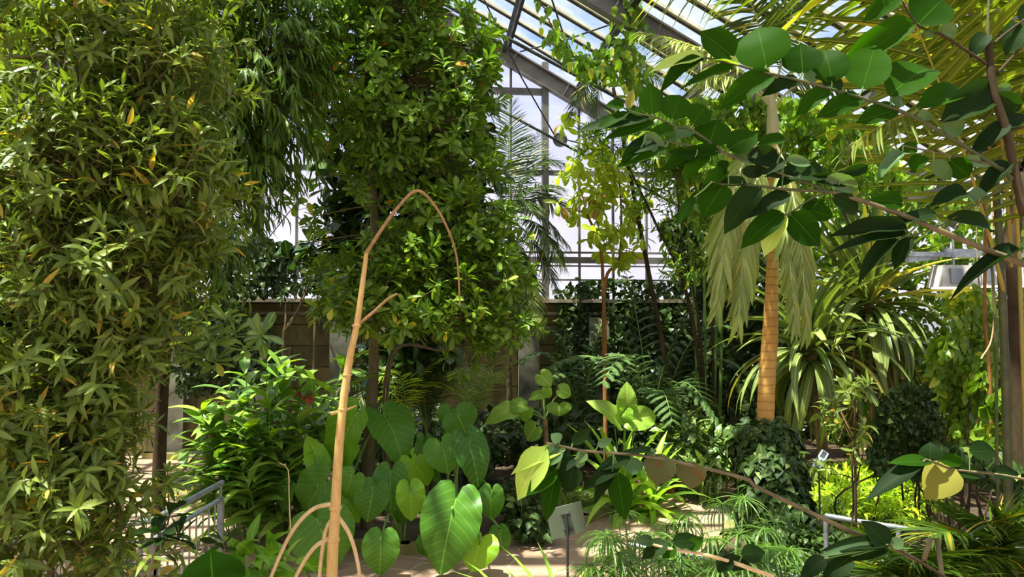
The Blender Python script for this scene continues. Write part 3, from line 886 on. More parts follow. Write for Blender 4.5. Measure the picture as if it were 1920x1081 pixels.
# ------------------------------------------------------------------ 1 left narrow-leaved shrub
lf = dict(T=variants('lance', .23, .2, (.2, .8, 1.4)), L=(.095, .17), k=11, s=(.14, .30), ang=(35, 80), grav=.12, up=.55, tw=.0028)
plant('narrow_leaved_shrub', 'tall dense shrub of narrow olive-green leaves taller than the view beside the grey railing', 'shrub',
      [[(150, 1200, 4.6), (155, 800, 4.6), (170, 500, 4.5), (150, 100, 4.5)], [(190, 1200, 4.8), (185, 850, 4.7), (200, 500, 4.6), (260, 100, 4.6)], [(95, 1200, 4.7), (90, 850, 4.7), (60, 500, 4.6), (40, 250, 4.6)], [(230, 1200, 4.9), (225, 900, 4.8), (280, 500, 4.6), (330, 250, 4.6)]],
      [(250, 30, 4.6, 150, 110, .5), (150, 150, 4.6, 110, 120, .4, .7), (300, 190, 4.6, 110, 130, .5), (30, 110, 4.5, 60, 110, .35, .4), (170, 330, 4.5, 170, 110, .5), (330, 360, 4.6, 95, 110, .45), (50, 380, 4.6, 90, 110, .4, .8),
       (120, 520, 4.5, 160, 110, .5), (262, 530, 4.6, 95, 105, .5), (60, 700, 4.5, 120, 120, .5), (170, 690, 4.5, 75, 110, .5), (90, 860, 4.4, 110, 110, .5), (150, 840, 4.4, 50, 110, .4), (60, 1010, 4.4, 120, 110, .45), (170, 1000, 4.3, 60, 100, .4), (240, 1070, 4.2, 30, 40, .3)],
      1550, lf, L_bush, M_bark, r0=.035, r1=.012, limb_r=.014, shell=.25, connect=.3)

plant('dark_backing_shrub', 'dark broad-leaved shrub glimpsed through the gaps of the olive-leaved shrub', 'shrub',
      [[(20, 900, 7.2), (60, 700, 7.2), (80, 450, 7.2)], [(200, 900, 7.4), (210, 700, 7.4), (220, 450, 7.4)]],
      [(30, 480, 7.2, 110, 90, .6), (150, 480, 7.3, 110, 90, .6), (250, 520, 7.4, 70, 80, .6), (60, 680, 7.2, 120, 110, .6), (160, 660, 7.4, 80, 90, .6), (30, 850, 7.2, 100, 90, .6), (0, 300, 7.2, 60, 80, .5), (190, 350, 7.4, 80, 60, .5)], 620,
      dict(T=variants('lance', .42, .1), L=(.2, .34), k=8, s=(.15, .35), ang=(50, 85), grav=.2, up=.6, tw=.005), L_ivyd, M_barkd, r0=.05, r1=.02, limb_r=.02, shell=.1, connect=.2)

# palm leaves behind it, top corner
o = thing('fan_palm', W(20, 300, 6.2) * [1, 1, 0], 'dark palm with wide fronds behind the shrub in the top corner', 'palm')
mb = MB(); tube(mb, path([(-60, 1000, 6.2), (-40, 500, 6.2), (-30, 120, 6.2)], 12), .07, 8); mb.build('trunk', M_barkd, o)
for a, b, c in [((-30, 130), (40, 20), (130, 75)), ((-30, 130), (60, 90), (140, 260)), ((-30, 130), (0, 200), (40, 330)), ((-30, 130), (-10, -30), (60, -60)), ((-30, 130), (60, 0), (220, 90))]:
    mb = MB(); frond(mb, bez(W(*a, 6.2), W(*b, 6.1), W(*c, 6.0), 14), 26, .55, .10, (60, 30), .2, start=.1)
    mb.build('frond', [L_palmd, M_green], o)

# ------------------------------------------------------------------ 2 willow-leaved fig
lf = dict(T=variants('lance', .155, .12, (.2, .5, .9)), L=(.17, .27), k=10, s=(.28, .5), ang=(25, 55), grav=.75, up=.3, tw=.004, curve=.45)
plant('willow_leaved_fig', 'tall tree with drooping slim dark leaves hiding the left half of the gable window', 'tree',
      [[(300, 830, 8.8), (315, 600, 8.6), (350, 300, 8.3), (400, 0, 8.2)]],
      [(470, 20, 8.2, 130, 80, .9), (340, 60, 8.2, 100, 110, .8), (520, 130, 8.1, 70, 90, .7), (440, 150, 8.0, 110, 90, .9), (360, 240, 8.0, 100, 90, .8), (470, 245, 8.1, 80, 80, .7), (500, 210, 8.2, 75, 60, .6), (400, 340, 8.0, 75, 70, .7), (370, 430, 8.0, 65, 65, .6), (350, 520, 8.1, 55, 60, .6), (530, 50, 8.4, 60, 80, .6), (480, 300, 8.2, 45, 40, .4, .6), (420, -60, 8.0, 200, 60, 1.0)],
      1100, lf, L_fig, M_barkd, r0=.08, r1=.04, limb_r=.03, shell=.2, out=.9, upw=.1, connect=.3)

# ------------------------------------------------------------------ 3 central tree
lf = dict(T=variants('obovate', .36, .15, (.2, .6, 1.0)), L=(.12, .22), k=12, s=(.10, .26), ang=(35, 85), f0=.35, grav=.08, up=.6, tw=.005)
plant('glossy_round_tree', 'tall central tree with rosettes of glossy leaves and a straight brown trunk', 'tree',
      [[(690, 860, 9.4), (700, 700, 9.4), (703, 450, 9.3), (698, 250, 9.2), (720, 60, 9.2)]],
      [(650, 30, 9.2, 80, 90, .8), (740, 20, 9.1, 130, 90, .9), (840, 80, 9.1, 80, 80, .7), (690, 140, 9.0, 100, 90, .8), (800, 160, 9.0, 110, 80, .8), (880, 170, 9.1, 55, 70, .6), (640, 230, 9.1, 60, 60, .6), (730, 240, 9.0, 90, 70, .7), (850, 250, 9.0, 80, 60, .7), (660, 300, 9.1, 50, 45, .5, .7), (740, 330, 9.0, 80, 55, .6, .7), (860, 330, 9.0, 80, 60, .6, .8), (640, 90, 9.3, 70, 60, .5), (900, 100, 9.2, 40, 50, .4, .8), (665, 350, 9.0, 35, 30, .4, .5), (740, -60, 9.1, 160, 60, .9)],
      780, lf, L_tree, M_bark, r0=.085, r1=.035, limb_r=.030, shell=.3, out=.8, upw=.45, connect=.5)
lf2 = dict(lf, L=(.13, .22), s=(.08, .2), k=11)
plant('spreading_glossy_tree', 'lower spreading tree of fresh green leaf rosettes arching over the elephant ears', 'tree',
      [[(722, 850, 10.0), (725, 700, 9.8), (760, 600, 9.5), (800, 500, 9.2), (830, 400, 9.0)], [(722, 850, 10.0), (740, 660, 9.5), (840, 655, 9.0), (890, 600, 8.9)]],
      [(590, 405, 8.9, 42, 22, .3, .35), (575, 455, 8.9, 28, 20, .3, .25), (830, 400, 8.8, 90, 50, .5, .7), (900, 450, 8.8, 80, 55, .5), (760, 480, 8.7, 80, 45, .5), (720, 540, 8.6, 70, 40, .4), (820, 530, 8.6, 90, 50, .5), (930, 530, 8.8, 65, 50, .5), (640, 540, 8.8, 50, 60, .4, .6), (730, 600, 8.5, 90, 35, .5), (850, 600, 8.5, 100, 40, .5), (940, 610, 8.7, 60, 40, .4), (880, 660, 8.7, 50, 25, .3, .6), (640, 600, 8.8, 45, 40, .4, .5)],
      440, lf2, L_treelow, M_bark, r0=.035, r1=.015, limb_r=.013, shell=.2, out=.5, upw=.6, connect=.6)

# dark large-leaved ficus behind
lf = dict(T=variants('obovate', .55, .1, (.2, .6, 1.1)), L=(.24, .38), k=9, s=(.2, .45), ang=(50, 85), f0=.2, grav=.25, up=.55, tw=.008)
plant('broad_leaved_ficus', 'dark bushy tree with broad dull leaves standing behind the glossy central tree', 'tree',
      [[(800, 830, 11.4), (800, 600, 11.3), (780, 300, 11.2)]],
      [(625, 250, 10.8, 45, 50, .5), (740, 300, 11.0, 110, 90, .8), (840, 290, 11.0, 90, 110, .8), (665, 400, 11.0, 50, 80, .6), (760, 430, 11.0, 110, 80, .8), (870, 440, 11.2, 80, 80, .7), (800, 560, 11.0, 120, 70, .7), (625, 500, 11.0, 50, 40, .6), (760, 690, 10.8, 80, 60, .5), (820, 180, 11.0, 100, 90, .8), (700, 170, 11.0, 90, 90, .8), (900, 560, 11.2, 60, 60, .5)],
      420, lf, L_ficus, M_barkd, r0=.09, r1=.04, limb_r=.03, shell=.2)

# slim leafless trees in front of the wall
def bare(px, base, top, Y, r, label, forks, mat=M_bark):
    o = thing('slim_tree', W(px, base, Y) * [1, 1, 0], label, 'tree')
    mb = MB(); P = path([(px, base, Y), (px - 1, (base + top) / 2, Y), (px + 1, top, Y)], 10); tube(mb, P, np.linspace(r, r * .6, 10), 7); mb.build('trunk', mat, o)
    for (a, b) in forks:
        mb = MB(); tube(mb, path([(px + 1, top, Y), ((px + a) / 2 + 2, (top + b) / 2 + 12, Y), (a, b, Y + .1)], 8), np.linspace(r * .6, r * .25, 8), 5); mb.build('branch', mat, o)
    for (a, b) in forks:
        mb = MB(); mt = MB()
        p = np.repeat(W(a, b, Y)[None], 6, 0) + rng.normal(0, .06, (6, 3))
        leafy(mb, mt, p, unit(Z + rng.normal(0, .5, (6, 3))), (.1, .2), 5, variants('lance', .28), (.12, .2))
        mb.build('foliage', L_ivyd, o)
bare(532, 820, 620, 13.6, .05, 'slender forked pale sapling against the shaded block wall', [(535, 560), (572, 540), (590, 500)])
bare(590, 840, 590, 13.9, .04, 'thin crooked sapling against the shaded wall beside the taller fork', [(596, 520), (620, 540)])

# ------------------------------------------------------------------ 4 hanging bough of thick oval leaves
def boughs(name, label, cat, Y, stems, ros, mleaf, T, L, k, mst, rs=.012, up=.8, root=None):
    o = thing(name, wp((*stems[0][0], Y)), label, cat)
    mb = MB(); SP = []
    for s_ in stems:
        P = [W(a, b, Y + (i * .03)) for i, (a, b) in enumerate(s_)]
        if root is not None and s_ is stems[0]: P = [np.array(root)] + P
        P = spline(P, 14); SP.append(P)
        tube(mb, P, np.linspace(rs, rs * .4, 14), 6)
    mb.build('stem', mst, o)
    for (x, y) in ros:
        c = W(x, y, Y + rng.uniform(-.05, .1))
        ml = MB()
        i = [int(np.argmin(np.linalg.norm(P - c, axis=1))) for P in SP]
        dd = [np.linalg.norm(P[j] - c) for P, j in zip(SP, i)]
        j = int(np.argmin(dd)); a = SP[j][i[j]]
        ax = unit(c - a + Z * .06)
        mt = MB(); twigs(mt, a[None], ((a + c) / 2)[None], c[None], rs * .5, rs * .35)
        leafy(ml, mt, (c - ax * .05)[None], ax[None], (.06, .08), k, T, L, ang=(35, 95), f0=.3, grav=.1, up=up, tw=.004)
        r_ = ml.build('leaf_rosette', mleaf, o)
        mt.build('twig', mst, r_)
    return o
TO = variants('obovate', .36, .12, (.1, .5, .9))
boughs('oval_leaved_bough', 'arching bough of thick oval leaves reaching in front of the dark wall', 'branch', 5.2,
       [[(300, 690), (345, 668), (395, 628), (425, 600)], [(350, 665), (400, 640), (440, 632), (490, 629)], [(395, 632), (425, 650), (455, 656), (468, 658)], [(345, 655), (380, 670), (405, 680)]],
       [(372, 598), (425, 600), (395, 640), (490, 630), (462, 655), (405, 678), (352, 640), (440, 625), (366, 670)], L_rhodo, TO, (.13, .20), 10, M_green, .010)
boughs('low_rosette_branch', 'low branch with two dark oval leaf rosettes across the grey railing', 'branch', 3.4,
       [[(290, 1030), (315, 1018), (335, 1008)], [(300, 1040), (360, 1024), (420, 1018)]],
       [(335, 1006), (420, 1018), (300, 1000), (318, 965)], L_frontd, TO, (.09, .13), 9, M_bark, .006, root=(-1.55, 3.6, 0))
boughs('bedside_rosette_shoot', 'small upright shoot of narrow leaf rosettes beside the far path bend', 'plant', 6.6,
       [[(318, 960), (315, 920), (312, 892)], [(300, 960), (270, 905)]], [(314, 885), (300, 910), (316, 905)], L_bush, variants('lance', .22), (.12, .2), 12, M_bark, .008)

# ------------------------------------------------------------------ 5 ginger thicket left of centre
def cane_clump(name, label, cat, canes, mleaf, T, L, k, mst, r=.012, ang=(35, 70), grav=.15, group=None, part='cane'):
    """canes (bx, by, tx, ty, Y): leafy upright canes, each a part with its leaves"""
    b = W(canes[0][0], canes[0][1], canes[0][4]); b = b * [1, 1, 0]
    o = thing(name, b, label, cat, group)
    for (bx, by, tx, ty, Y) in canes:
        A = G(bx, by) if by > 640 else W(bx, by, Y)
        A = W(bx, by, Y); A[2] = 0.03
        C = W(tx, ty, Y - .15)
        M = A * .4 + C * .6 + Z * .12 + (A - C) * [.12, 0, 0]
        P = bez(A, M, C, 10)
        mb = MB(); tube(mb, P, np.linspace(r, r * .5, 10), 6)
        st = mb.build(part, mst, o)
        ml = MB()
        n = k
        f = np.linspace(.2, 1, n)
        s = np.linspace(0, 1, 10)
        pos = np.stack([np.interp(f, s, P[:, i]) for i in range(3)], 1)
        tan = unit(np.gradient(P, axis=0)); tn = unit(np.stack([np.interp(f, s, tan[:, i]) for i in range(3)], 1))
        ph = rng.random() * 3.14
        az = ph + np.arange(n) * pi + rng.normal(0, .5, n)
        sd = np.stack([np.cos(az), np.sin(az), 0 * az], 1)
        a = np.radians(np.interp(f, [.35, 1], [ang[1], ang[0]]))[:, None]
        d = unit(tn * np.cos(a) + sd * np.sin(a) - Z * grav)
        place_mix(ml, T, pos, d, unit(Z + tn * .3 + rng.normal(0, .15, (n, 3))), rng.uniform(L[0], L[1], n))
        ml.build('foliage', mleaf, st)
    return o
TG = variants('lance', .25, .12, (.5, .9, 1.3), n=7)
TG = [tmpl('lance', .30, .15, d, 7) for d in (.5, .9, 1.3)]
cn = [(430, 960, 380, 770, 9.6), (450, 965, 400, 800, 9.5), (470, 970, 430, 730, 9.6), (480, 960, 460, 700, 9.8), (500, 965, 500, 680, 9.7), (510, 975, 530, 720, 9.6), (530, 975, 560, 760, 9.5), (460, 985, 420, 850, 9.3), (500, 985, 480, 820, 9.2), (530, 990, 530, 850, 9.1), (420, 950, 375, 830, 9.5), (550, 985, 590, 800, 9.4), (490, 950, 470, 740, 10.1), (520, 950, 540, 690, 10.2), (445, 975, 440, 790, 9.4), (475, 990, 455, 880, 9.0), (560, 960, 600, 740, 9.9), (410, 955, 400, 880, 9.3), (515, 985, 505, 780, 9.3)]
cn = cn + [(x + 12, y - 6, tx + int(rng.integers(-30, 30)), ty + int(rng.integers(5, 60)), Y - .15) for (x, y, tx, ty, Y) in cn]
cane_clump('ginger_thicket', 'dense clump of leafy ginger canes at the bend of the paved path', 'plant', cn, L_ginger, TG, (.36, .52), 17, M_green, r=.009)
cane_clump('tall_ginger', 'tall leaning ginger canes with long dark blades behind the tan pole', 'plant', [(575, 960, 590, 715, 9.8), (585, 950, 640, 690, 9.7), (590, 955, 665, 672, 9.6), (570, 950, 560, 700, 9.9)], L_ginger, TG, (.45, .7), 8, M_green)
# red flower
o = thing('red_ginger_flower', W(572, 745, 9.3), 'small red flower spike among the tall ginger leaves', 'flower')
M_red = plain('red_petals', (206, 52, 48), .5, c2=(226, 96, 84)); M_orange = plain('orange_petals', (226, 92, 40), .5)
mb = MB(); tube(mb, path([(558, 733, 9.3), (572, 745, 9.3), (586, 752, 9.3)], 6), .008, 5); mb.build('spike', M_green, o)
mb = MB(); c = path([(558, 733, 9.3), (572, 745, 9.3), (586, 752, 9.3)], 26)
place_mix(mb, variants('ovate', .5), c, unit(rand_dir(26) + [0, -.4, .1]), Z, .07); mb.build('petals', M_red, o)

# ------------------------------------------------------------------ 6 bent tan cane with prop roots
Yc = 4.6
o = thing('bent_cane_stem', G(620, 1180) * 0 + [W(622, 1081, Yc)[0], Yc, 0], 'tall tan leafless stem that arches over at the top and stands on curved roots', 'plant')
def lim(pts, r0, r1, name, mat, n=24, k=8):
    mb = MB(); P = spline([W(a, b, Yc + (c[0] if c else 0)) for a, b, *c in pts], n); tube(mb, P, np.linspace(r0, r1, n), k); return mb.build(name, mat, o)
P_ = [W(622, 1081, Yc)]; P_ = [[P_[0][0] - .02, Yc, 0]]
mb = MB(); main = spline([np.array(P_[0])] + [W(a, b, Yc) for a, b in ((622, 1081), (628, 970), (634, 860), (643, 760), (656, 670), (669, 608), (680, 530), (687, 474))], 60)
tube(mb, main, np.linspace(.038, .0135, 60), 10); mb.build('main_stem', M_tan, o)
lim([(687, 474), (712, 435), (745, 390), (782, 357), (815, 385), (840, 430), (855, 475), (860, 520), (862, 572)], .0125, .005, 'arching_tip', M_tanr, 40)
lim([(669, 610), (700, 585), (725, 562), (745, 550)], .012, .007, 'side_shoot', M_tanr, 12)
lim([(649, 690), (640, 735), (648, 745)], .004, .003, 'tie_wire', M_galv, 10, 5)
lim([(620, 775), (650, 767), (668, 760)], .011, .004, 'thorny_stub', M_tan, 6)
for y in (612, 700, 770, 868, 955, 1010):
    i = int(np.argmin(np.abs(main[:, 2] - W(640, y, Yc)[2]))); mb = MB()
    tube(mb, [main[i] - Z * .012, main[i], main[i] + Z * .012], [.022, .030, .022] if y < 900 else [.036, .041, .036], 9); mb.build('stem_node', M_tan, o)
for pts in ([(623, 944), (585, 955), (545, 1000), (505, 1090), (480, 1180)], [(628, 968), (612, 990), (603, 1040), (598, 1100), (596, 1200)], [(632, 966), (655, 1000), (670, 1050), (676, 1100), (680, 1200)], [(625, 1005), (590, 1025), (560, 1070), (540, 1120), (520, 1200)]):
    lim(pts, .014, .010, 'prop_root', M_root, 16, 7)
lim([(545, 1000), (542, 930), (540, 880), (522, 866)], .004, .002, 'thin_rootlet', M_root, 10, 5)

# ------------------------------------------------------------------ 7 elephant ears
H = [heart(1.0, .10, .5, .018), heart(1.05, .04, .9, .022), heart(.95, .16, .3, .016)]
def taro(label, bx, by, Y, leaves, group=None):
    b = W(bx, by, Y); b[2] = .05
    o = thing('elephant_ear_plant', b, label, 'plant', group)
    for sp_ in leaves:
        ax_, ay_, tx, ty, wd, roll, dY, mt, Yl = sp_
        g_ = 1.0 if wd > 340 else 1.13
        tx, ty, wd = ax_ + (tx - ax_) * g_, ay_ + (ty - ay_) * g_, wd * g_
        sx, sy_ = 520 + ax_ / 3.08, 730 + ay_ / 3.08
        ex, ey = 520 + tx / 3.08, 730 + ty / 3.08
        lf_ = pxleaf(o, None, (sx, sy_, ex, ey, wd / 3.08, roll, dY, mt), Yl, None, mt, None, heartT=H, lean=.5, stalk=False)
        a = W(sx, sy_, Yl)
        nb = b + np.array([rng.uniform(-.09, .09), rng.uniform(-.09, .09), 0])
        back = unit(CAM - a) * -.05
        mid = nb * .35 + a * .65 + Z * (.25 + .1 * rng.random()) + [0, .12, 0]
        mb = MB(); P = spline([nb, nb * .6 + mid * .4 + Z * .05, mid + back, a + back * .5 + Z * .07, a], 16)
        tube(mb, P, np.linspace(.02, .007, 16), 6)
        mb.build('leaf_stalk', M_green, lf_)
    return o
T_, B_ = L_taro, L_tarob
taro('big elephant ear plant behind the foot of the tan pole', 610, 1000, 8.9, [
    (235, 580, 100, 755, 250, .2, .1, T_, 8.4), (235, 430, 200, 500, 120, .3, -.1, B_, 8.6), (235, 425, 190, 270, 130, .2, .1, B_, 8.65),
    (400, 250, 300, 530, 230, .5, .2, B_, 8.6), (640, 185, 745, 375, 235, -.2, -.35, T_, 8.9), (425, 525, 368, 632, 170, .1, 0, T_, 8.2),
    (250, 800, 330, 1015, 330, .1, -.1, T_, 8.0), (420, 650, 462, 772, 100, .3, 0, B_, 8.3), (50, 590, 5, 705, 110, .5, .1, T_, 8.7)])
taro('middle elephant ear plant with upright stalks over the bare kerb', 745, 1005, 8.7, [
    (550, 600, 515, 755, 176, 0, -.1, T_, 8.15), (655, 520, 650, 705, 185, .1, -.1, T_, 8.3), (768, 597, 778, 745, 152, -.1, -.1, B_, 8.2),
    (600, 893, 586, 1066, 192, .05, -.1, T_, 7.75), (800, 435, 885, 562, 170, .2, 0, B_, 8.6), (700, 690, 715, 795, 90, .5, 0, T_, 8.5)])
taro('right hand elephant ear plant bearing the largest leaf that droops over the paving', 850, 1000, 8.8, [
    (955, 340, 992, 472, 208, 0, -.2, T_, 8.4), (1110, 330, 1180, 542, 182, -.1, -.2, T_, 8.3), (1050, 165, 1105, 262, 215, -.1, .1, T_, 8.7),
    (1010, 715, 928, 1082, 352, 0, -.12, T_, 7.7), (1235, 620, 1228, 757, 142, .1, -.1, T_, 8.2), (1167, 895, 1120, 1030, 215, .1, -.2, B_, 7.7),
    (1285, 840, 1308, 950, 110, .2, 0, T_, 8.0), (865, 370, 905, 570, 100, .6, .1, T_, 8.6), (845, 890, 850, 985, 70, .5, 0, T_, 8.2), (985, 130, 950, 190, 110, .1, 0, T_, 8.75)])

# light veined alocasias behind
def caladium(label, bx, by, Y, leaves, mat=L_caladium, group=None, stemtop=None):
    b = W(bx, by, Y); b[2] = .05
    o = thing('veined_arrow_plant', b, label, 'plant', group)
    top = b
    if stemtop:
        top = W(*stemtop, Y); mb = MB(); tube(mb, spline([b, (b + top) / 2 + [.02, 0, 0], top], 10), np.linspace(.045, .035, 10), 8); mb.build('trunk', M_dryst, o)
    for (sx, sy_, ex, ey, wd, roll) in leaves:
        lf_ = pxleaf(o, None, (sx, sy_, ex, ey, wd, roll, rng.uniform(-.2, .1)), Y - .15, None, mat, None, heartT=H, lean=.6, stalk=False)
        a = W(sx, sy_, Y - .15)
        mb = MB(); P = spline([top, top * .5 + a * .5 + Z * .04 + [0, .1, 0], a], 10); tube(mb, P, np.linspace(.014, .006, 10), 5); mb.build('leaf_stalk', M_green, lf_)
    return o
caladium('light veined plant on a short scaly trunk with leaves like a candelabra', 1023, 860, 10.6, [(1018, 706, 1034, 722, 34, .2), (1025, 733, 1026, 750, 22, .4), (1012, 740, 990, 745, 24, .2), (1055, 732, 1075, 740, 30, .2), (1048, 762, 1048, 780, 50, .1), (985, 770, 975, 790, 40, .4), (955, 770, 908, 785, 44, .2), (1000, 805, 985, 825, 45, .2), (975, 760, 945, 762, 36, .2)], stemtop=(1022, 785))
caladium('two upright arrowhead leaves with pale veins above the lime strap plant', 1175, 890, 10.4, [(1150, 780, 1110, 740, 38, .2), (1175, 758, 1176, 718, 40, .1), (1195, 785, 1245, 773, 44, .4), (1172, 775, 1168, 800, 40, .6)])

# lime strap-leaved clump
def strapclump(name, label, cat, px, py, Y, n, L, wr, mat, el=(85, 10), droop=(.8, 2.0), z0=.08, shape='strap', group=None, r=.06):
    b = W(px, py, Y)
    if z0 is not None: b[2] = z0
    o = thing(name, b, label, cat, group)
    mb = MB(); rosette(mb, b, n, L, wr, el, droop, shape, r=r); mb.build('leaves', mat, o)
    mb = MB(); tube(mb, [b - Z * .05, b, b + Z * .12], [.05, .045, .02], 8); mb.build('crown', M_green, o)
    return o
strapclump('lime_strap_plant', 'arching lime green strap-leaved plant growing at the bend of the kerb', 'plant', 1165, 905, 9.9, 40, (.85, 1.35), .115, L_strap, el=(88, 15), droop=(.6, 2.4))
strapclump('lime_strap_plant', 'second lime strap-leaved plant, closer to the bend in the path on the speckled leaves side', 'plant', 1222, 900, 9.9, 28, (.7, 1.1), .12, L_strap, el=(88, 10), droop=(.8, 2.6))
strapclump('striped_strap_plant', 'low strap-leaved plant with arching blades at the bottom edge left of the grey sign', 'plant', 1020, 1080, 4.9, 32, (.98, 1.2), .036, L_strap, el=(84, 50), droop=(1.3, 2.5))
strapclump('striped_strap_plant', 'bright strap-leaved plant at the foot of the tilted grey sign', 'plant', 1072, 1080, 5.0, 40, (1.0, 1.25), .040, L_strap, el=(86, 52), droop=(1.2, 2.4))

# variegated mass
def mound(name, label, cat, blobs, N, T, L, mat, upm=.7, hang=.2, group=None, stems=True, st=M_green, kindstuff=False, wd=1.0):
    """low mass of leaves on short stems"""
    p, c, n, k, C, R = sample_blobs(blobs, N, .35)
    p[:, 2] = np.maximum(p[:, 2], .08)
    b = C[0] * [1, 1, 0] + [0, 0, .02]
    o = thing(name, b, label, cat, group)
    d = unit(n * .8 + rng.normal(0, .45, (N, 3)) - Z * hang); 
    mb = MB(); place_mix(mb, T, p, d, unit(Z * upm + n * .5 + rng.normal(0, .2, (N, 3))), rng.uniform(L[0], L[1], N), wd)
    mb.build('foliage', mat, o)
    if stems:
        s = rng.random(N) < .35
        mt = MB(); A = C[k[s]] * [1, 1, 0] + rng.normal(0, .08, (s.sum(), 3)) * [1, 1, 0]
        twigs(mt, A, (A + p[s]) / 2 + Z * .05, p[s], .006, .003); mt.build('stems', st, o)
    return o
mound('speckled_leaf_plant', 'low mass of dark green speckled leaves beside the ivy-clad palm foot', 'plant', [(1290, 830, 10.8, 70, 45, .5), (1340, 845, 10.6, 45, 45, .45), (1270, 790, 11.2, 60, 30, .5), (1330, 880, 10.3, 40, 30, .3)], 620, variants('lance', .40, .12, (.3, .7, 1.1)), (.16, .30), L_var)
mound('ground_ivy_patch', 'patch of glossy lobed ground cover between the largest elephant ear and the grass tuft', 'plant', [(985, 965, 8.9, 45, 45, .4), (960, 930, 9.2, 30, 35, .35), (1015, 985, 8.8, 25, 20, .3)], 420, variants('ovate', .75, .1), (.08, .14), L_ivy)
mound('lime_fern_bed', 'glowing lime green ground fern in full sunlight past the ivy-clad palm foot', 'plant', [(1590, 915, 9.3, 85, 38, .8), (1680, 915, 9.3, 65, 42, .8), (1570, 945, 8.6, 50, 35, .5), (1640, 885, 9.8, 100, 18, .6), (1650, 950, 8.6, 70, 30, .6)], 3800, variants('lance', .30, .1, (.4, .8, 1.2)), (.06, .13), L_moss, upm=1.0, hang=.0)
mound('brushy_undergrowth', 'mixed dark green undergrowth beneath the grey handrail at the ivy-clad palm foot', 'plant', [(1480, 1010, 6.8, 60, 40, .5), (1560, 1040, 6.4, 80, 40, .5), (1640, 1050, 6.0, 60, 40, .5), (1500, 1080, 5.8, 60, 40, .4)], 1300, variants('ovate', .55, .12), (.06, .12), L_ivyd)
def tufts(name, label, pts, Y, n, L, mat, wr=.03, z=.06):
    b = W(pts[0][0], pts[0][1], Y); b[2] = .05
    o = thing(name, b, label, 'grass')
    mb = MB()
    for (x, y) in pts:
        c = G(x, y, z); rosette(mb, c, n, L, wr, (85, 25), (.5, 1.6), r=.02)
    mb.build('blades', mat, o); return o
tufts('grass_tuft', 'fine green grass tuft on the bed edge behind the tilted grey sign', [(x + rng.uniform(-6, 6), y + rng.uniform(-4, 4)) for x in range(1048, 1148, 12) for y in (940, 952, 966) if y < 972 - (x - 1048) * .25], 9.3, 26, (.18, .30), L_grass)
tufts('mondo_grass', 'dark tufted grass strewn with yellow fallen petals along the mossy kerb', [(x + rng.uniform(-6, 6), y + rng.uniform(-4, 4)) for x in range(322, 420, 12) for y in (900, 915, 930, 948) if abs(y - 895 - (x - 322) * .45) < 30], 11.0, 30, (.14, .24), L_ivyd)
mb = MB(); q = np.array([G(x, y, .10) for x, y in zip(rng.uniform(315, 365, 60), rng.uniform(905, 935, 60))]); place_mix(mb, variants('ovate', .6), q, unit(rng.normal(0, 1, (60, 3)) * [1, 1, .1]), Z, .07)
tag(mb.build('fallen_petals', plain('yellow_petals', (226, 196, 70), .6)), 'scatter of yellow fallen petals lying on the mossy kerb edge', 'petals', kind='stuff')

mound('back_undergrowth', 'dark leafy undergrowth along the foot of the block wall behind the elephant ears', 'plant', [(x_, 815 + 8 * (i_ % 2), 13.4 - .8 * (i_ % 3), 55, 45 + 15 * (i_ % 2), .5) for i_, x_ in enumerate(range(620, 1260, 55))], 3000, variants('lance', .38, .12, (.3, .7, 1.1)), (.14, .30), L_ivyd)
# ------------------------------------------------------------------ 8 wall climbers
def cover(name, label, cat, quad, N, T, L, mat, Y, bulge=.25, group=None, stem=True, ground=True, lat=.7, kind=None, mstem=M_barkd):
    """climber hanging over an area: polygon of survey points (px, py) at depth Y"""
    P = np.array(quad, float)
    lo, hi = P.min(0), P.max(0); pts = []
    def inside(x, y):
        c = False; j = len(P) - 1
        for i in range(len(P)):
            if (P[i][1] > y) != (P[j][1] > y) and x < (P[j][0] - P[i][0]) * (y - P[i][1]) / (P[j][1] - P[i][1]) + P[i][0]: c = not c
            j = i
        return c
    while len(pts) < N:
        x, y = rng.uniform(lo[0], hi[0]), rng.uniform(lo[1], hi[1])
        if inside(x, y): pts.append((x, y))
    pts = np.array(pts)
    nzv = np.sin(pts[:, 0] / 23.0) * np.cos(pts[:, 1] / 31.0 + pts[:, 0] / 60)
    YY = (Y if not callable(Y) else Y(pts[:, 0], pts[:, 1])) - bulge * (.5 + .5 * nzv) * rng.uniform(.4, 1, N)
    p = keep_in(np.array([W(x, y, yy) for (x, y), yy in zip(pts, np.broadcast_to(YY, (N,)))]))
    c = p.mean(0); b = c * [1, 1, 0] if ground else p[np.argmax(p[:, 2])]
    o = thing(name, b, label, cat, group)
    n = unit(np.array([0, -1, .35]) + rng.normal(0, .4, (N, 3)))
    d = unit(-Z * lat + rng.normal(0, .45, (N, 3)))
    mb = MB(); place_mix(mb, T, p, d, n, rng.uniform(*L, N)); mb.build('foliage', mat, o)
    if stem:
        for _ in range(7):
            i = rng.integers(0, N); top = p[i] + [0, .1, 0]
            x0 = top[0] + rng.normal(0, .25)
            zb_ = 0.0 if ground else p[:, 2].min()
            y0_ = top[1]
            Q = spline([[x0, y0_, zb_], [x0 + rng.normal(0, .1), y0_, zb_ * .6 + top[2] * .4], [top[0] + rng.normal(0, .08), y0_, zb_ * .3 + top[2] * .7], top], 16)
            mt = MB(); tube(mt, Q, np.linspace(.016, .006, 16), 5); mt.build('vine_stem', mstem, o)
    return o
TI = variants('heartv', .95, .1, (.2, .5, .9)); TV = variants('ovate', .55, .12, (.3, .7, 1.1))
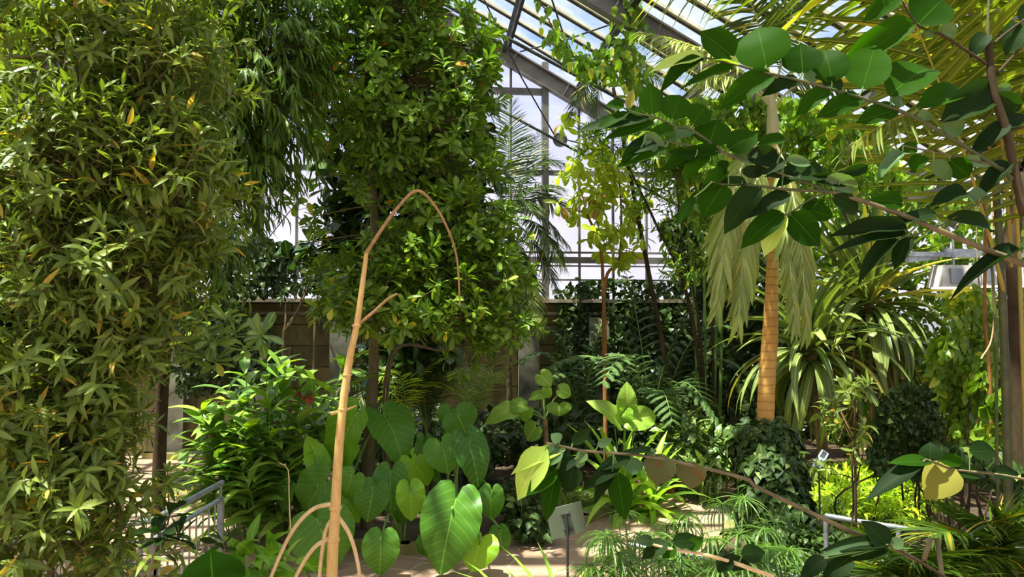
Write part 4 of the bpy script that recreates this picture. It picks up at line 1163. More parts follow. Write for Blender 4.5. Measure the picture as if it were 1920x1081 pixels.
cover('wall_ivy', 'dark ivy sheet climbing the back wall behind the feathery ferns', 'ivy', [(1040, 540), (1130, 520), (1240, 525), (1340, 520), (1420, 560), (1430, 800), (1240, 850), (1100, 840), (1045, 720)], 5200, TI, (.08, .15), L_ivyd, 15.1, .3)
cover('sill_creeper', 'dark creeper tangle along the window sill left of the central trunk', 'ivy', [(400, 470), (480, 440), (560, 460), (650, 470), (680, 520), (600, 545), (400, 560)], 1500, variants('ovate', .7), (.09, .17), L_ivyd, 14.7, .4, ground=False, stem=False)
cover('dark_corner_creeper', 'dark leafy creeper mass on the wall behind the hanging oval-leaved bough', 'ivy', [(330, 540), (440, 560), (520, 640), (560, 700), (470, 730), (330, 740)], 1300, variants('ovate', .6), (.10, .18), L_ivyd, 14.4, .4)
cover('upper_vine', 'sunlit green climber behind the crown of the ringed palm', 'vine', [(1180, 215), (1300, 180), (1400, 170), (1500, 185), (1640, 215), (1700, 330), (1620, 360), (1480, 350), (1380, 400), (1300, 430), (1270, 330)], 3000, TV, (.12, .2), L_vine, 11.2, .8, ground=False)
cover('side_vine', 'broad green vine curtain covering the side wall behind the strap-leaved plants', 'vine', [(1460, 330), (1700, 320), (1920, 380), (1960, 500), (1960, 860), (1560, 820), (1480, 700)], 4200, TV, (.11, .2), L_vine, lambda x, y: 12.4 - (x - 1460) / 500 * 2.6, .5)
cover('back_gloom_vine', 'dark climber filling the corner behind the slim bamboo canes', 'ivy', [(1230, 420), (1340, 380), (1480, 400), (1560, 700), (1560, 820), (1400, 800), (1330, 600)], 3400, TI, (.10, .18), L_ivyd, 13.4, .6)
cover('bright_vine', 'bright green vine column beside the hanging bare lianas', 'vine', [(1775, 545), (1830, 530), (1868, 560), (1875, 640), (1862, 740), (1850, 800), (1810, 870), (1780, 780), (1740, 690), (1745, 630), (1790, 620)], 900, TV, (.09, .16), L_vine, 7.6, .4)
cover('trailing_ivy', 'dark heart-leaved ivy hanging right of the hanging dry strap leaves', 'ivy', [(1650, 740), (1700, 715), (1750, 720), (1770, 800), (1750, 890), (1650, 900), (1625, 860)], 1100, TI, (.06, .11), L_ivy, 8.4, .4)
cover('pale_round_vine', 'pale broad-leaved climber at the edge below the dark tree trunk', 'vine', [(1850, 740), (1925, 735), (1930, 830), (1890, 850), (1840, 830), (1850, 790)], 150, variants('round', .8), (.10, .17), L_vine, 6.6, .3)
cover('round_leaf_ground_vine', 'dull round leaves trailing beneath the mottled yellow leaf', 'vine', [(1760, 830), (1850, 835), (1925, 870), (1925, 930), (1850, 900), (1770, 880)], 130, variants('round', .9), (.08, .13), L_ivy, 5.4, .3)

# palm foot clad in ivy
def ivycol(name, label, blobs, N, T, L, mat, lat=.7):
    p, c, n, k, C, R = sample_blobs(blobs, N, .8)
    p[:, 2] = np.maximum(p[:, 2], .03)
    o = thing(name, C[0] * [1, 1, 0], label, 'ivy')
    mb = MB(); nn = unit(n + Z * .3 + rng.normal(0, .25, (N, 3)))
    place_mix(mb, T, p, unit(-Z * lat + n * .35 + rng.normal(0, .3, (N, 3))), nn, rng.uniform(*L, N)); mb.build('foliage', mat, o)
    mt = MB(); s = rng.random(N) < .12; A = C[k[s]] * [1, 1, 1] ; twigs(mt, A * [1, 1, .0] + [0, 0, .02], A, p[s], .006, .003); mt.build('stems', M_barkd, o)
    return o
ivycol('ivy_mound', 'dark heart-leaved ivy piled like a barrel round the foot of the ringed palm', [(1440, 830, 7.9, 62, 50, .36), (1445, 880, 7.7, 70, 60, .4), (1450, 950, 7.5, 72, 70, .42), (1470, 1010, 7.3, 70, 50, .4), (1400, 830, 7.9, 30, 40, .3)], 3600, TI, (.075, .13), L_ivy)

# ------------------------------------------------------------------ 9 ringed palm
o = thing('ringed_palm', W(1430, 1010, 7.9) * [1, 1, 0], 'palm with a smooth orange ringed trunk rising out of the ivy mound', 'palm')
b = W(1430, 1010, 7.9); b[2] = 0
P = spline([b, W(1436, 760, 7.9), W(1444, 620, 7.9), W(1449, 480, 7.9), W(1450, 300, 7.9), W(1449, 262, 7.9)], 60)
rr = np.interp(np.linspace(0, 1, 60), [0, .35, .5, .7, 1], [.10, .088, .072, .058, .052]) * (1 + .02 * (np.arange(60) % 3 == 0))
mb = MB(); tube(mb, P, rr, 16); mb.build('trunk', M_palmt, o)
mb = MB(); tube(mb, path([(1449, 265, 7.9), (1449, 235, 7.9), (1447, 200, 7.9), (1443, 165, 7.9)], 10), [.056, .068, .07, .068, .062, .055, .05, .04, .03, .02], 12); mb.build('crownshaft', M_crown, o)
for a, b, c, L_, mt in [((1447, 200), (1380, 90), (1200, 60), .6, L_palmg), ((1447, 200), (1500, 60), (1640, 60), .6, L_palmg), ((1446, 190), (1440, 60), (1380, -60), .6, L_palmd), ((1447, 195), (1480, 60), (1500, -80), .6, L_palmd), ((1447, 205), (1390, 120), (1290, 150), .5, L_palmg), ((1447, 205), (1520, 110), (1600, 170), .5, L_palmd)]:
    mb = MB(); frond(mb, bez(W(*a, 7.9), W(*b, 7.8), W(*c, 7.6), 18), 40, L_, .06, (60, 30), .55, r=.016, start=.25, droop=(.5, 1.1)); mb.build('frond', [mt, M_crown], o)
for a, b, c, Lx in [((1449, 262), (1370, 250), (1345, 560), .62), ((1449, 262), (1500, 330), (1512, 610), .5), ((1449, 262), (1400, 330), (1385, 590), .6), ((1449, 262), (1475, 400), (1490, 600), .45)]:
    mb = MB(); frond(mb, bez(W(*a, 7.9), W(*b, 7.5), W(*c, 7.4), 18), 24, Lx, .14, (50, 18), .7, r=.016, start=.22, droop=(.3, .8), lift=.1, up=np.array([0, -1, .3]), spread=.8, prof=(.7, 1, .6)); mb.build('drooping_frond', [L_palmg, M_crown], o)

# ------------------------------------------------------------------ 10 pandanus with hanging strap leaves
def pandanus(label, cx, cyy, Y, n, L, wr, base, group=None, el=(85, -45), skirt=40, Ls=(.8, 1.3), mat=L_pand, r=.09, dr=(.5, 1.9)):
    c = W(cx, cyy, Y); b = W(base[0], base[1], Y + .1); b[2] = 0
    o = thing('strap_leaf_palm', b, label, 'plant', group)
    mb = MB(); tube(mb, spline([b, (b + c) / 2 + [.05, 0, 0], c], 12), np.linspace(r, r * .7, 12), 10); mb.build('trunk', M_dryst, o)
    mb = MB(); rosette(mb, c, n, L, wr, el, dr, 'strap', nseg=11, r=.08); mb.build('leaf_crown', mat, o)
    if skirt:
        mb = MB(); a = rng.uniform(0, 6.28, skirt); d = unit(np.stack([np.cos(a) * .5, np.sin(a) * .5, -np.ones(skirt)], 1) + rng.normal(0, .1, (skirt, 3)))
        place_mix(mb, variants('strap', .035, .3, (.1, .3, .5)), c + d * .15 - Z * .15, d, unit(np.stack([np.cos(a), np.sin(a), .2 + 0 * a], 1)), rng.uniform(*Ls, skirt)); mb.build('dry_skirt', M_dryst, o)
    return o
pandanus('strap-leaved plant whose pale green blades hang over the ivy mound, right of the orange trunk', 1520, 650, 10.2, 110, (1.15, 1.75), .08, (1545, 900), skirt=30, Ls=(.8, 1.4), el=(86, -25), dr=(.9, 2.3))
pandanus('largest strap-leaved plant with long drooping blades and a dry skirt', 1630, 560, 10.5, 130, (1.3, 1.95), .060, (1640, 890), skirt=80, Ls=(1.0, 1.9), el=(85, -30), dr=(.5, 1.7))
pandanus('spiky strap-leaved crown pointing upward behind the largest drooping one', 1590, 545, 11.2, 50, (1.0, 1.6), .05, (1600, 885), el=(88, 5), skirt=0)

# ------------------------------------------------------------------ 11 giant ferns by the back wall
def fern(label, base, Y, fr, LP=.62, LL=.066, name='giant_fern', group=None, mat=L_cycad):
    b = W(*base, Y); b[2] = 0.02
    o = thing(name, b, label, 'fern', group)
    for (a, c, dy) in fr:
        mb = MB(); bipinnate(mb, bez(b + Z * .15, W(*a, Y + dy * .5), W(*c, Y + dy), 16), 16, LP, 24, LL, .24); mb.build('frond', [mat, M_green], o)
    return o
fern('giant fern with arching double-feathered fronds hanging over the speckled plants', (1225, 830), 12.0,
     [((1215, 680), (1305, 575), 0), ((1250, 600), (1350, 800), -1.2), ((1300, 600), (1400, 700), -.6), ((1190, 600), (1030, 690), -.8), ((1200, 560), (1130, 720), -1.3), ((1230, 640), (1260, 790), -1.4), ((1190, 560), (1080, 520), .6), ((1270, 560), (1380, 620), .3), ((1210, 620), (1170, 500), .7)])
fern('second giant fern with feathered fronds against the ochre pilaster', (1090, 830), 13.0, [((1070, 600), (975, 680), -.5), ((1080, 620), (1010, 740), -1.0), ((1100, 600), (1150, 700), -.8), ((1100, 580), (1170, 560), .3), ((1085, 600), (1000, 610), .4)], .5)

# ------------------------------------------------------------------ 12 feather palms near the gable window
def fpalm(label, base, top, Y, fr, mat, LM=.5, r=.06, nl=44, grav=.3, name='feather_palm', group=None, wr=.045, ang=(65, 35), trunkm=M_bark, part='frond', droop=(.2, .7)):
    b = W(*base, Y); b[2] = 0; t = W(*top, Y)
    o = thing(name, b, label, 'palm', group)
    mb = MB(); tube(mb, spline([b, (b + t) / 2, t], 14), np.linspace(r, r * .6, 14), 8); mb.build('trunk', trunkm, o)
    for f_ in fr:
        a, c, dy = f_[:3]
        mb = MB(); frond(mb, bez(t, W(*a, Y + dy * .6), W(*c, Y + dy), 16), nl, LM * (f_[3] if len(f_) > 3 else 1), wr, ang, grav, start=.18, droop=droop); mb.build(part, [mat, M_green], o)
    return o
fpalm('grey-green feather palm standing against the gable window by the thick post', (955, 830), (955, 420), 13.2,
      [((950, 300), (957, 195), .2), ((990, 270), (1060, 310), 0), ((985, 350), (1065, 460), -.3), ((980, 400), (1045, 545), -.6), ((960, 440), (1012, 625), -1.0), ((930, 300), (880, 330), .2), ((1000, 330), (1070, 400), .4), ((920, 380), (900, 520), -.3), ((975, 300), (1010, 250), .5), ((970, 480), (985, 600), -.8), ((1000, 380), (1055, 500), -.9), ((960, 340), (1000, 400), -1.2), ((990, 330), (1050, 350), -.8), ((940, 340), (905, 420), -.8)], L_palmd, .66, grav=.35, nl=54, wr=.055)
o = bpy.data.objects['feather_palm']
t_ = W(955, 420, 13.2)
mb = MB(); frond(mb, bez(t_, W(985, 500, 12.6), W(1012, 622, 12.0), 16), 44, .42, .06, (60, 30), .25, start=.35, droop=(.2, .6), up=np.array([.1, -1, .35]), lift=.1); mb.build('sun_tinted_frond', [L_palmg, M_green], o)  # paler leaf colour stands in for sunlight on this one frond
fpalm('shaded palm crown hanging under the roof slope by the leafy liana', (1290, 840), (1150, 165), 12.0,
      [((1110, 110), (1075, 215), -.4), ((1130, 100), (1110, 225), .2), ((1180, 90), (1240, 160), 0), ((1190, 110), (1230, 235), .3), ((1120, 90), (1060, 120), .3), ((1165, 80), (1200, 60), .2)], L_palmd, .55, r=.05, trunkm=M_barkd, name='roof_palm')
SP = [('small dark palm seedling behind the middle elephant ears', 730, 850, 11.2, 0), ('small dark palm seedling left of the scaly candelabra trunk', 880, 850, 11.6, 1), ('bushy young palm between the trunk base and the right elephant ears', 800, 850, 10.8, 0)]
for lb, x, y, Y, q in SP:
    fr = []
    for j in range(9):
        a = rng.uniform(-1, 1); fr.append(((x + a * 45, y - rng.uniform(150, 210)), (x + a * rng.uniform(90, 130), y - rng.uniform(70, 190)), rng.uniform(-1, .6)))
    fpalm(lb, (x, y), (x, y - 40), Y, fr, L_palmd if q == 0 else L_palmg, .42, .03, 26, .25, 'young_palm', None, .05, part='frond')
fpalm('young palm with one pale arching frond behind the brown trunk foot', (762, 840), (760, 800), 10.3, [((765, 650), (712, 712), -.3), ((770, 690), (820, 680), .1), ((750, 700), (700, 760), 0), ((780, 680), (850, 730), .2)], L_yel, .4, .02, 22, .35, 'young_palm', None, .07)

# yellow-green young tree before the window
lf = dict(T=variants('obovate', .44, .1, (.4, .8, 1.2)), L=(.20, .33), k=7, s=(.12, .25), ang=(50, 95), f0=.35, grav=.6, up=.6, tw=.006)
plant('yellow_green_sapling', 'slim young tree with yellow-green whorled leaves in front of the frosted panes', 'tree',
      [[(1136, 850, 12.2), (1134, 640, 12.2), (1131, 540, 12.2), (1125, 460, 12.2), (1100, 400, 12.1)], [(1136, 850, 12.25), (1133, 545, 12.2), (1160, 490, 12.2), (1165, 400, 12.1), (1160, 330, 12.1)]],
      [(1060, 390, 12.1, 25, 25, .3), (1080, 340, 12.1, 30, 30, .3), (1110, 370, 12.1, 35, 30, .3), (1110, 300, 12.1, 40, 30, .3), (1160, 330, 12.1, 45, 35, .3), (1180, 400, 12.1, 35, 40, .3), (1150, 440, 12.1, 40, 35, .3), (1190, 470, 12.1, 25, 25, .3), (1075, 235, 12.0, 18, 20, .2, .6), (1120, 420, 12.1, 30, 30, .3)],
      74, lf, L_yel, M_barko, r0=.05, r1=.02, limb_r=.014, shell=.1)
lf = dict(T=variants('lance', .22, .1), L=(.14, .24), k=8, s=(.2, .4), ang=(35, 75), grav=.2, up=.5, tw=.005)
plant('sparse_twiggy_shrub', 'sparse dark twiggy shrub leaning across the window beside the hanging palm fronds', 'shrub',
      [[(1330, 830, 11.6), (1290, 560, 11.5), (1230, 420, 11.4), (1180, 315, 11.3)], [(1325, 830, 11.6), (1310, 600, 11.5), (1270, 420, 11.4)], [(1340, 830, 11.6), (1335, 600, 11.5), (1330, 400, 11.5)]],
      [(1150, 270, 11.3, 60, 40, .5), (1230, 300, 11.3, 60, 50, .5), (1280, 400, 11.4, 40, 60, .5), (1290, 500, 11.4, 40, 50, .5), (1220, 400, 11.4, 30, 40, .4, .6)], 170, lf, L_vine, M_barkd, r0=.045, r1=.015, limb_r=.012, shell=.1)

# vines climbing the rods under the roof
def rodvine(label, pts, N, Y):
    P = path([(a, b, c) for a, b, c in pts], 40)
    o = thing('roof_liana', P[0], label, 'vine')
    mb = MB(); tube(mb, P + rng.normal(0, .012, P.shape), .012, 5); mb.build('vine_stem', M_bark, o)
    i = rng.integers(0, 40, N); p = P[i] + rng.normal(0, Y, (N, 3))
    mb = MB(); place_mix(mb, TV, p, unit(-Z * .8 + rng.normal(0, .5, (N, 3))), unit([0, -1, .5] + rng.normal(0, .4, (N, 3))), rng.uniform(.12, .22, N)); mb.build('foliage', L_vine, o)
rodvine('leafy liana twined down the tie rod, nearest the foot of the steep dark purlin', [(1002, -30, 11.2), (1025, 30, 11.6), (1050, 75, 12), (1075, 100, 12.3), (1095, 140, 12.7)], 70, .10)
rodvine('thick leafy liana hanging from the sloping rafter to the palm crown', [(1190, 0, 10.9), (1185, 40, 10.9), (1170, 90, 11), (1165, 130, 11.1), (1190, 180, 11.2)], 170, .14)
rodvine('bushy liana lying along the pipe end over the palm crown', [(1090, 125, 11.6), (1120, 118, 11.6), (1160, 125, 11.5), (1200, 150, 11.5)], 170, .14)

# slim canes in the dark corner
def canes(label, lst, Y, r, mat, name='bamboo_cane', cat='cane', group=None):
    for (x0, y0, x1, y1) in lst:
        a = W(x0, y0, Y); a[2] = 0; b = W(x1, y1, Y)
        mb = MB(); P = spline([a, (a + b) / 2 + [.03, 0, 0], b], 24); rr = r * (1 + .25 * (np.arange(24) % 5 == 0)) * np.linspace(1, .6, 24)
        tube(mb, P, rr, 8); tag(mb.build(name, mat), label, cat, group)
canes('slim green-brown cane rising in the dark corner left of the ringed palm', [(1305, 830, 1300, 480), (1320, 830, 1318, 440), (1332, 830, 1345, 420), (1345, 830, 1352, 460), (1318, 835, 1290, 430)], 12.4, .035, M_green, group='slim canes in the dark corner')
L_lowpalm = leafmat('low_palm_leaf', (40, 70, 24), (84, 112, 42), (150, 140, 50), .04, .38, .40)
# ------------------------------------------------------------------ 13 big yellow-green palm overhead
M_cane = plain('dull_green_cane', (96, 96, 50), 0.5, c2=(66, 66, 38), scale=8)
o = thing('golden_cane_palm', W(1885, 1000, 4.6) * [1, 1, 0], 'large yellow-stemmed palm whose long arching fronds fill the top corner', 'palm')
base = W(1885, 1000, 4.6); base[2] = 0
for i, (pts, r, m_) in enumerate([([(1890, 900, 4.6), (1885, 700, 4.6), (1876, 480, 4.6), (1868, 360, 4.6), (1862, 240, 4.6)], .030, M_cane), ([(1925, 900, 4.5), (1915, 600, 4.5), (1905, 400, 4.5), (1880, 250, 4.5), (1850, 120, 4.5)], .015, M_greeny), ([(1870, 900, 4.9), (1866, 600, 4.9), (1850, 420, 4.9), (1815, 260, 4.9)], .012, M_cane)]):
    P = spline([np.array([wp(pts[0])[0], wp(pts[0])[1], 0])] + [wp(p) for p in pts], 30)
    mb = MB(); tube(mb, P, np.linspace(r, r * .7, 30), 10); mb.build('cane', m_, o)
for a, b, c, LM, gv, mt in [((1880, 300), (1700, -260), (1280, -60), .9, .6, L_palmy), ((1885, 560), (1800, 200), (1640, -120), .95, .35, L_palmy), ((1895, 500), (1880, 0), (1720, -160), .85, .9, L_palmy), ((1900, 420), (1960, -60), (1830, -150), .8, .9, L_palmy), ((1880, 330), (1800, 120), (1600, 270), .42, .6, L_palmy), ((1880, 300), (1760, -260), (1420, -140), .95, .8, L_palmy), ((1890, 300), (1980, 20), (1960, 160), .7, .7, L_palmy)]:
    mb = MB(); frond(mb, bez(W(*a, 4.6), W(*b, 4.3), W(*c, 4.0), 20), 30, LM, .062, (62, 32), gv, r=.014, start=.22, droop=(.2, .7), prof=(.6, 1, .5)); mb.build('frond', [mt, M_greeny], o)

# dark tree trunk at the edge with hanging lianas
o = thing('dark_trunk_tree', W(1905, 900, 5.4) * [1, 1, 0], 'dark rough tree trunk at the picture edge beside the white lamps', 'tree')
b = W(1925, 900, 5.4); b[2] = 0
mb = MB(); tube(mb, spline([b, W(1912, 750, 5.4), W(1902, 600, 5.4), W(1895, 470, 5.4), W(1915, 350, 5.4), W(1960, 200, 5.4)], 24), np.linspace(.075, .05, 24), 10); mb.build('trunk', M_barkd, o)
def hang(label, pts, r, mat):
    mb = MB(); tube(mb, path(pts, 24), r, 6); tag(mb.build('bare_liana', mat), label, 'vine')
hang('orange-brown bare liana standing beside the bright vine column', [(1860, 900, 7.2), (1858, 780, 7.2), (1855, 690, 7.2), (1848, 620, 7.2), (1846, 560, 7.2), (1850, 380, 7.2)], .018, M_barko)
hang('thin pale liana dangling from the white lamp housing in a hook', [(1860, 300, 7.45), (1860, 490, 7.45), (1860, 540, 7.3), (1864, 590, 7.0), (1858, 640, 7.0), (1842, 668, 7.0), (1840, 672, 7.0)], .008, M_root)
hang('thin looped liana swinging below the white lamp housing', [(1830, 300, 7.6), (1832, 480, 7.5), (1838, 545, 7.1), (1850, 556, 7.1), (1856, 580, 7.1), (1848, 600, 7.1), (1872, 640, 7.1)], .007, M_bark)

# lamps
M_white = plain('white_lamp_housing', (222, 216, 208), .45, c2=(186, 182, 178)); M_lens = plain('aluminium_reflector', (150, 158, 160), .3, .7)
def lampglow():
    m, nt = newmat('lamp_tube'); e = nd(nt, 'ShaderNodeEmission'); e.inputs[0].default_value = (1, .55, .3, 1); e.inputs[1].default_value = 3.0
    o_ = nd(nt, 'ShaderNodeOutputMaterial'); nt.links.new(e.outputs[0], o_.inputs[0]); return m
M_glow = lampglow()
def lamp(label, x0, x1, y0, y1, Y, dy=.25):
    a = W(x0, y1, Y); b = W(x1, y1, Y); h = (W(x0, y0, Y) - a)[2]
    c = (a + b) / 2 + [0, dy / 2, 0]; wd = np.linalg.norm(b - a)
    o = thing('grow_lamp', c + Z * h, label, 'lamp', None)
    mb = MB(); z0, z1 = c[2] + .02, c[2] + h
    V = []
    for (sx, sy2, z) in [(1, 1, z0), (.82, .72, z1)]:
        for (u, v) in ((-1, -1), (1, -1), (1, 1), (-1, 1)): V.append([c[0] + u * wd / 2 * sx, c[1] + v * dy / 2 * sy2, z])
    mb.add(V, [[4, 5, 6, 7], [0, 1, 5, 4], [1, 2, 6, 5], [2, 3, 7, 6], [3, 0, 4, 7]]); mb.build('housing', M_white, o, smooth=False)
    mb = MB(); beam(mb, [c[0] - wd * .28, c[1] - dy * .45, (z0 + z1) / 2], [c[0] + wd * .02, c[1] - dy * .45, (z0 + z1) / 2], .05, h * .62); mb.build('side_panel', M_lens, o, smooth=False)
    mb = MB(); tube(mb, [[c[0] + wd * .2, c[1] - dy * .5, z0 + h * .4], [c[0] + wd * .2, c[1] - dy * .5 - .03, z0 + h * .4]], .025, 10); mb.build('knob', M_lens, o)
    mb = MB(); beam(mb, [c[0] - wd * .42, c[1], z0 - .008], [c[0] + wd * .42, c[1], z0 - .008], dy * .8, .015); mb.build('lamp_tube', M_glow, o, smooth=False)
    mb = MB(); tube(mb, [[c[0], c[1], z1], [c[0], c[1], z1 + .35]], .012, 6); beam(mb, [c[0] - .5, c[1], z1 + .12], [c[0] + .3, c[1], z1 + .12], .05, .05); mb.build('bracket', M_galv, o, smooth=False)
    return o
lamp('white grow lamp over the bright vine column, left of the dark trunk', 1766, 1842, 496, 541, 7.4)
lamp('white grow lamp with grey side panel, tucked half behind the green palm cane', 1840, 1888, 490, 538, 7.5)
lamp('white grow lamp cut by the picture edge right of the dark trunk', 1905, 1985, 497, 537, 7.4)
mb = MB(); beam(mb, W(1700, 487, 7.6), W(1756, 481, 7.6), .05, .06); tag(mb.build('grey_rail', M_galv, smooth=False), 'short grey metal rail left of the white lamps', 'rail')
mb = MB(); beam(mb, W(1700, 372, 8.4), W(1822, 343, 8.4), .06, .08); tag(mb.build('grey_rail', M_steel, smooth=False), 'grey steel rail slanting up through vines over the lamps', 'rail')

L_seed = leafmat('seedling_leaf', (64, 120, 34), (128, 176, 60), None, 0, .4, .4, vein=(150, 190, 90), veinw=.08, laterals=8)
# ------------------------------------------------------------------ 14 overhead branch, close to the eye
TL = [tmpl('round', .6, f_, d, 12, .05, t) for d, t, f_ in ((.35, .25, .12), (.8, -.35, .22), (.55, .45, .3), (.2, -.5, .18))]
TLn = [tmpl('lance', .35, .14, d, 9, .02, t) for d, t in ((.3, .1), (.6, -.15), (.45, .2))]
TLo = [tmpl('ovate', .6, .14, d, 10, .02, t) for d, t in ((.3, .1), (.6, -.1), (.45, .15))]
Yb = 1.75
def X4(pts): return [(1200 + a / 2, b / 2) for a, b in pts]
def branchset(name, label, Y, stems, leaves, mst, mat, T, ox=0, oy=0, sc=1.0, root=None):
    S = []; o = None
    for j, (pts, r0, r1, m_) in enumerate(stems):
        P = [W(ox + a * sc, oy + b * sc, Y) for a, b in pts]
        if root is not None and j == 0: P = [np.array(root)] + P
        P = spline(P, 40)
        if o is None: o = thing(name, P[0], label, 'branch')
        mb = MB(); tube(mb, P, np.linspace(r0, r1, 40) * (1 + .06 * rng.normal(size=40)), 8); mb.build('stem', m_, o); S.append(P)
    for l in leaves:
        pxleaf(o, None, l, Y, T if not (len(l) > 8 and l[8] is not None) else l[8], mat, S, ox, oy, sc)
    return o
Fd, Fg, Fl, Fp = L_frontd, L_frontg, L_front, L_pale
main_st = ([(1500, 960), (1441, 800), (1405, 640), (1370, 480), (1325, 330), (1305, 150)], .013, .009, M_barkd)
A_ = ([(1395, 670), (1330, 620), (1200, 540), (1030, 440), (840, 370), (610, 305), (480, 275), (350, 240), (240, 215)], .006, .0028, M_twig)
leavesA = [(bx_, by_, bx_ + (tx_ - bx_) * 1.1, by_ + (ty_ - by_) * 1.1, w_ * 1.02, *rest_) for bx_, by_, tx_, ty_, w_, *rest_ in [(235, 210, 45, 245, 62, .5, .1, Fp), (350, 215, 240, 120, 95, .3, 0, Fl), (475, 252, 440, 80, 175, 0, 0, Fl), (610, 275, 604, 160, 130, .1, 0, Fl), (720, 310, 700, 165, 118, .2, 0, Fl), (1030, 90, 745, 232, 88, .1, .1, Fl), (975, -5, 850, 62, 62, .2, 0, Fl),
    (835, 332, 880, 165, 145, 0, 0, Fl), (935, 360, 1118, 185, 150, 0, 0, Fl), (1040, 405, 1290, 285, 88, .1, 0, Fl), (1130, 457, 1385, 308, 105, .1, 0, Fd), (355, 250, 165, 305, 48, .4, 0, Fl), (500, 285, 310, 358, 78, .2, 0, Fl), (600, 310, 470, 320, 46, .4, 0, Fd), (715, 340, 590, 395, 58, .3, 0, Fl), (835, 370, 680, 424, 62, .2, 0, Fl), (965, 412, 828, 446, 66, .2, 0, Fl),
    (612, 292, 670, 286, 44, 0, 0, Fg), (940, 378, 1006, 380, 46, 0, 0, Fg), (1130, 460, 1226, 492, 74, .1, 0, Fg), (1040, 432, 1098, 436, 36, .2, 0, Fg), (760, 330, 690, 300, 44, .3, 0, Fd), (1060, 120, 1130, 132, 24, .5, 0, Fg), (1125, 102, 1196, 128, 46, 0, 0, Fg), (1040, 95, 1150, -30, 150, .1, 0, Fl), (240, 225, 70, 290, 40, .5, 0, Fl), (370, 245, 250, 212, 30, .6, 0, Fp),
    (1305, 128, 1240, 190, 58, .2, 0, Fd), (1441, 85, 1375, 190, 85, .1, 0, Fd), (1330, 350, 1445, 430, 66, .4, 0, Fd), (1380, 460, 1255, 556, 66, .1, 0, Fd), (1385, 610, 1275, 718, 66, .1, 0, Fd), (1225, 722, 1108, 748, 74, .2, 0, Fd), (1150, 815, 1402, 846, 62, .1, 0, Fd), (1110, 800, 928, 832, 50, .1, 0, Fd), (1425, 938, 1180, 1060, 62, .3, 0, Fd), (1290, 715, 1235, 738, 44, .2, 0, Fg), (1330, 340, 1400, 330, 40, .5, 0, Fg), (1360, 470, 1441, 430, 48, .4, 0, Fd), (1441, 100, 1500, 10, 90, .2, 0, Fd)]]
branchset('overhead_branch', 'close overhead branch of large round green leaves hanging from a dark brown stem', Yb, [main_st, A_,
    ([(1305, 150), (1305, 60), (1310, -20)], .004, .003, M_twig), ([(1300, 240), (1210, 180), (1130, 130), (1040, 92), (975, -10)], .004, .0025, M_barkd),
    ([(1330, 160), (1385, 115), (1460, 60)], .004, .003, M_barkd), ([(1340, 275), (1395, 215), (1460, 140)], .004, .003, M_barkd), ([(1380, 490), (1460, 470)], .004, .003, M_barkd),
    ([(1395, 670), (1300, 740), (1170, 820), (1060, 870), (985, 890)], .0035, .002, M_twig)], leavesA + [(1000, 860, 735, 828, 52, .2, 0, Fd), (1005, 872, 710, 920, 52, .2, 0, Fd), (960, 895, 805, 1045, 66, .2, 0, Fd), (1010, 885, 948, 1002, 60, .2, 0, Fd)], None, Fl, TL, 1200, 0, .5, root=(1.95, 1.75, 0))
B_st = ([(430, 610), (330, 580), (200, 490), (130, 472), (60, 440), (-10, 425), (-60, 405)], .0035, .002, M_twig)
C_st = ([(550, 660), (430, 610), (260, 560), (100, 530), (20, 520)], .0035, .002, M_twig)
branchset('overhead_branch', 'drooping side branch of paired leaves reaching furthest over the window', Yb, [([(720, 720), (640, 690), (550, 660)], .004, .0035, M_twig), B_st, C_st],
    [(45, 428, 40, 304, 82, .1, 0, Fl), (120, 448, 152, 338, 108, 0, 0, Fl), (200, 466, 252, 380, 84, .1, 0, Fl), (260, 545, 292, 442, 128, 0, 0, Fl), (330, 560, 445, 490, 90, .1, 0, Fl),
     (44, 440, -240, 460, 60, .2, 0, Fd, TLn), (60, 460, -140, 500, 50, .2, 0, Fl, TLn), (60, 530, -60, 560, 62, .2, 0, Fd), (100, 550, -90, 610, 56, .3, 0, Fl, TLn), (10, 430, -60, 400, 30, .3, 0, Fl), (-60, 400, -130, 380, 34, .2, 0, Fl), (-50, 405, -20, 330, 30, .4, 0, L_dry), (-40, 420, -180, 480, 40, .3, 0, Fl, TLn),
     (260, 565, 150, 652, 62, .2, 0, Fl), (300, 575, 60, 592, 48, .3, 0, Fl), (430, 605, 352, 540, 62, .2, 0, Fg), (402, 590, 545, 580, 66, .2, 0, Fd), (550, 592, 652, 616, 36, .3, 0, Fg), (545, 520, 440, 535, 40, .3, 0, Fl), (210, 590, 110, 560, 46, .2, 0, Fl), (130, 480, 0, 520, 44, .3, 0, Fl), (200, 500, 90, 500, 40, .4, 0, Fg), (0, 560, -80, 600, 40, .2, 0, Fl), (320, 600, 300, 668, 40, .3, 0, Fl), (20, 500, 100, 580, 50, .3, 0, Fg)], None, Fl, TL, 1200, 0, .5)
D_st = ([(1500, 1010), (1441, 990), (1300, 935), (1150, 875), (970, 800), (840, 755), (720, 718)], .010, .005, M_bark)
